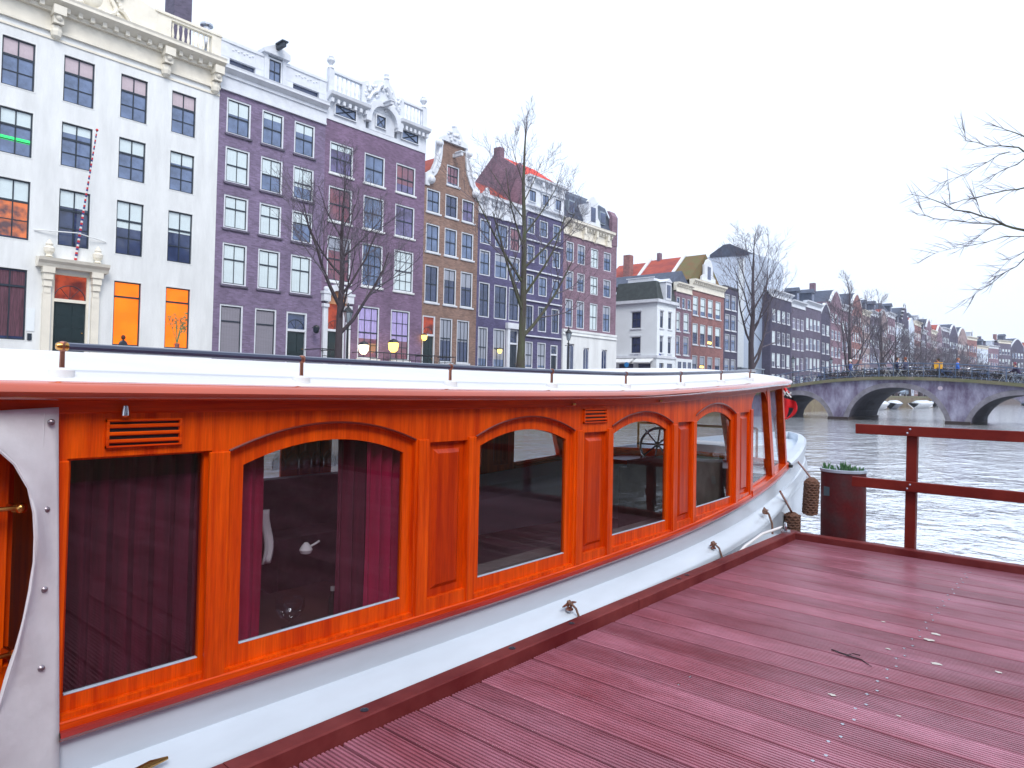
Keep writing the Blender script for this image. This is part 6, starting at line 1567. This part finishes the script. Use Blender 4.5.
# bicycles
def bicycle(label,loc,rz,fc,group):
    r=thing('bicycle',label,'bicycle',loc,rz,group)
    fm=simple('bike_%d_%d_%d'%tuple(int(99*c) for c in fc),fc,.4)
    m=MB(); A_=(0,-.52,.34);B_=(0,-.05,.30);C_=(0,-.18,.78);D_=(0,.38,.78);E2=(0,.55,.34);G=(0,.33,.98)
    for a,b in ((A_,B_),(A_,C_),(B_,C_),(B_,D_),(C_,D_),(D_,E2),(D_,G),(C_,(0,-.2,.92))): m.tube([a,b],.018,5)
    m.build('frame',fm,r)
    for nm,y in (('wheel',-.52),('wheel',.55)):
        m=MB(); m.tube([(0,.33*math.cos(2*PI*i/20),.33*math.sin(2*PI*i/20)) for i in range(21)],.02,5,cap=False)
        for k in range(8): a=2*PI*k/8; m.tube([(0,0,0),(0,.32*math.cos(a),.32*math.sin(a))],.004,3,m=1)
        m.build(nm,[M['tyre'],M['steel']],r,(0,y,.345))
    m=MB(); m.tube([(-.28,.22,1.05),(-.2,.33,1.06),(0,.33,1.0),(.2,.33,1.06),(.28,.22,1.05)],.014,5); m.build('handlebar',M['steel'],r)
    m=MB(); m.ball((0,-.22,.95),.11,0,8,.4); m.build('saddle',M['black'],r)
    m=MB(); m.box(-.06,.06,-.72,-.30,.72,.735); m.tube([(0,-.62,.72),(0,-.53,.36)],.008,4); m.build('carrier',M['black'],r)
    return r
protos=[(bicycle('black parked bicycle leaning by the bridge railing',(-20,58.1,bstreet(-20)),R(80),(.02,.02,.025),'bicycles parked along the bridge railing'),'black'),
(bicycle('blue parked bicycle leaning by the bridge railing',(-19,58.1,bstreet(-19)),R(75),(.03,.08,.22),'bicycles parked along the bridge railing'),'blue'),
(bicycle('pale silver parked bicycle leaning by the bridge railing',(-18,58.1,bstreet(-18)),R(70),(.4,.42,.42),'bicycles parked along the bridge railing'),'silver')]
pt=[tree_of(p[0]) for p in protos]; rnd=random.Random(77)
def putbike(k,x,y,z,rz,label=None,group=None):
    o=dup(pt[k],(x,y,z),rz,label,group); o.rotation_euler=(R(rnd.uniform(-9,9)),0,rz); return o
x=-17.2; n_=0
while x<-1.5:
    if not(-4.9<x<-4.2):
        k=rnd.choice((0,0,1,2,0)); putbike(k,x,58.1+rnd.uniform(0,.35),bstreet(x),R(rnd.choice((70,80,95,110,35,-80,-60))))
    if rnd.random()<.95: putbike(rnd.choice((0,1,0)),x+.3,58.9+rnd.uniform(0,.4),bstreet(x),R(rnd.uniform(40,130)),'bicycle in the second row behind those along the bridge railing','second row of bicycles on the bridge')
    x+=rnd.uniform(.30,.55)
for x in [-23.6+.62*i for i in range(6)]: putbike(rnd.choice((0,1,2)),x,58.2,bstreet(x),R(rnd.uniform(50,120)))
putbike(2,-4.55,58.5,bstreet(-4.5),R(80),'pale bicycle under the cyclist at the right end of the bridge','ridden bicycles on the bridge')
putbike(0,-9.15,58.7,bstreet(-9.1),R(70),'black bicycle under the rider with the yellow box','ridden bicycles on the bridge')
for y in [70+.9*i for i in range(22)]: putbike(rnd.choice((0,1,2)),-25.9,y+rnd.uniform(-.2,.2),1.1,R(rnd.uniform(60,120)),'bicycle parked on the quay beyond the left end of the bridge','bicycles on the far quay')
# parked cars on the quay beyond the bridge
def car(label,loc,rz,c):
    r=thing('parked_car',label,'car',loc,rz,'cars parked on the quay beyond the bridge')
    prof=[(-2.05,.35),(-2.1,.75),(-1.95,.92),(-1.5,.98),(-1.05,1.38),(.35,1.42),(1.0,1.0),(1.85,.88),(2.08,.68),(2.08,.35)]
    m=MB(); n=len(prof); b=len(m.v)
    for x,ins in ((-.82,0),(-.78,1),(.78,1),(.82,0)):
        m.v+=[(x*(.86 if z>1.1 else 1),y,z) for y,z in prof]
    for a in range(3):
        for i in range(n): j=(i+1)%n; m.f.append((b+a*n+i,b+a*n+j,b+(a+1)*n+j,b+(a+1)*n+i)); m.m.append(0)
    m.f.append(tuple(b+i for i in range(n))); m.f.append(tuple(b+3*n+i for i in range(n))); m.m+=[0,0]
    m.build('body',simple('car_%d_%d'%(int(99*c[0]),int(99*c[2])),c,.25,coat=1),r,smooth=False)
    m=MB()
    for s in (-1,1): m.prism([(-1.3,.98),(-1.0,1.32),(.3,1.35),(.8,1.0)],s*.80,s*.815,'x')
    m.prism([(-.68,0),(.68,0),(.62,.01),(-.62,.01)],0,.4,'z'); m.v=m.v[:16]; m.f=[f for f in m.f if max(f)<16]; m.m=m.m[:len(m.f)]
    m.build('side_window',M['pane2'],r)
    for y in (-1.3,1.3):
        for s in (-1,1):
            m=MB(); m.lathe([(.001,-.1),(.2,-.1),(.31,-.09),(.31,.09),(.2,.1),(.001,.1)],16); m.warp(lambda a,b_,c_:(c_,a,b_)); m.build('wheel',M['tyre'],r,(s*.76,y,.31))
    for s in (-1,1):
        m=MB(); m.box(s*.5-.14,s*.5+.14,-2.11,-2.07,.62,.74); m.build('headlight',M['rim'],r)
    return r
cars=[('white',(.7,.7,.72)),('dark blue',(.02,.03,.08)),('silver',(.4,.42,.45)),('black',(.015,.015,.02)),('red',(.45,.02,.02)),('grey',(.15,.16,.18)),('pale blue',(.3,.4,.5))]
for i,(nm,c_) in enumerate(cars): car('%s parked car on the quay behind the bridge, %s from the bridge'%(nm,ords[i]),(-27.2,92+7.3*i,1.1),0,c_)
# moored boats beyond the bridge
def small_boat(label,loc,rz,c,cover,L_=6):
    r=thing('moored_boat',label,'boat',loc,rz,'small boats moored beyond the bridge')
    m=MB()
    def f(u,v):
        t=u*2-1; w=.95*(1-max(0,t)**2.6)*(1-.25*max(0,-t)**3); k=v*2-1; h=-.35+.95*abs(k)**.7+.25*max(0,t)**2
        return (w*math.sin(k*PI/2),t*L_/2,h*.9)
    m.grid(f,16,10); m.build('hull',simple('boat_%d'%int(99*c[0]),c,.4),r,smooth=True)
    m=MB(); m.grid(lambda u,v:((.9*(1-max(0,u*2-1)**2.6))*(v*2-1),(u*2-1)*L_/2*.94,.52+.22*max(0,u*2-1)**2+.45*(1-(v*2-1)**2)*(1 if .15<u<.7 else .25)),14,8); m.build('cover',simple('cover_%d'%int(99*cover[2]),cover,.7),r,smooth=True)
for i,(lab,x,y,c_,cv,L_) in enumerate((('white covered boat seen through the left of the middle arch',-22.6,100,(.7,.7,.72),(.6,.65,.7),8),('dark blue boat behind the white covered one',-22.8,92,(.03,.04,.1),(.02,.04,.12),6),
 ('long pale canal boat seen under the crown of the middle arch',-21.8,124,(.75,.76,.78),(.6,.66,.72),15),('small dark boat with pale cover under the right of the middle arch',-22.6,108.5,(.04,.05,.08),(.45,.55,.7),5.5),('black rowing boat beyond the pale canal boat',-22.6,140,(.02,.02,.03),(.05,.06,.12),5),
 ('dark moored boat seen through the right-hand arch',-12,170,(.05,.06,.09),(.1,.12,.2),7))): small_boat(lab,(x,y,WATER+.28),0,c_,cv,L_)

# ------------------------------------------------------------------ haze
hz=MB().box(-420,420,-80,700,-3.6,60).build('haze',[]); hz['kind']='stuff'
hm_=bpy.data.materials.new('haze_air'); hm_.use_nodes=True; n=hm_.node_tree; n.nodes.clear(); oo=n.nodes.new('ShaderNodeOutputMaterial'); pv=n.nodes.new('ShaderNodeVolumePrincipled')
pv.inputs['Density'].default_value=.0005; pv.inputs['Color'].default_value=(.82,.86,1,1); n.links.new(pv.outputs[0],oo.inputs['Volume']); hz.data.materials.clear(); hz.data.materials.append(hm_)
# ------------------------------------------------------------------ camera
cam=bpy.data.cameras.new('camera'); co=bpy.data.objects.new('camera',cam); col.objects.link(co); sc.camera=co
F_=690.0; cam.sensor_width=36; cam.lens=F_/1024*36; cam.shift_y=-14/1024; cam.clip_start=.05; cam.clip_end=3000
A_=R(40.8); T_=.025; RO=.020
fw=Vector((-math.sin(A_)*math.cos(T_),math.cos(A_)*math.cos(T_),math.sin(T_))); r0=Vector((math.cos(A_),math.sin(A_),0)); u0=r0.cross(fw)
rt=r0*math.cos(RO)+u0*math.sin(RO); up=u0*math.cos(RO)-r0*math.sin(RO)
co.matrix_world=Matrix(((rt.x,up.x,-fw.x,0),(rt.y,up.y,-fw.y,0),(rt.z,up.z,-fw.z,1.3),(0,0,0,1)))
# ------------------------------------------------------------------ light: bright overcast
wd=bpy.data.worlds.new('World'); sc.world=wd; wd.use_nodes=True; n=wd.node_tree; N=n.nodes; L=n.links
bg=N['Background']; sk=N.new('ShaderNodeTexSky'); sk.sky_type='NISHITA'; sk.sun_disc=False; sk.sun_elevation=R(46); SAZ=R(118)
sk.sun_rotation=SAZ; sk.dust_density=4; sk.air_density=1.2
mx=N.new('ShaderNodeMix'); mx.data_type='RGBA'; mx.inputs[0].default_value=.90
L.new(sk.outputs[0],mx.inputs[6]); mx.inputs[7].default_value=(7.9,8.9,10.6,1)   # cloud deck veiling the clear sky
L.new(mx.outputs[2],bg.inputs[0]); bg.inputs[1].default_value=.088
sl=bpy.data.lights.new('sun','SUN'); sl.energy=1.5; sl.angle=R(25); sl.color=(1,.96,.92); so=bpy.data.objects.new('sun',sl); col.objects.link(so)
el=R(46); dv=Vector((math.sin(SAZ)*math.cos(el),math.cos(SAZ)*math.cos(el),math.sin(el))); so.rotation_euler=dv.to_track_quat('Z','Y').to_euler(); so.location=(20,-20,40)
v=sc.view_settings; v.view_transform='Standard'; v.look='None'; v.exposure=.76; v.gamma=1; v.use_curve_mapping=False
sc.render.resolution_x=1024; sc.render.resolution_y=768
sc.cycles.max_bounces=8; sc.cycles.transparent_max_bounces=12; sc.cycles.caustics_reflective=False; sc.cycles.caustics_refractive=False
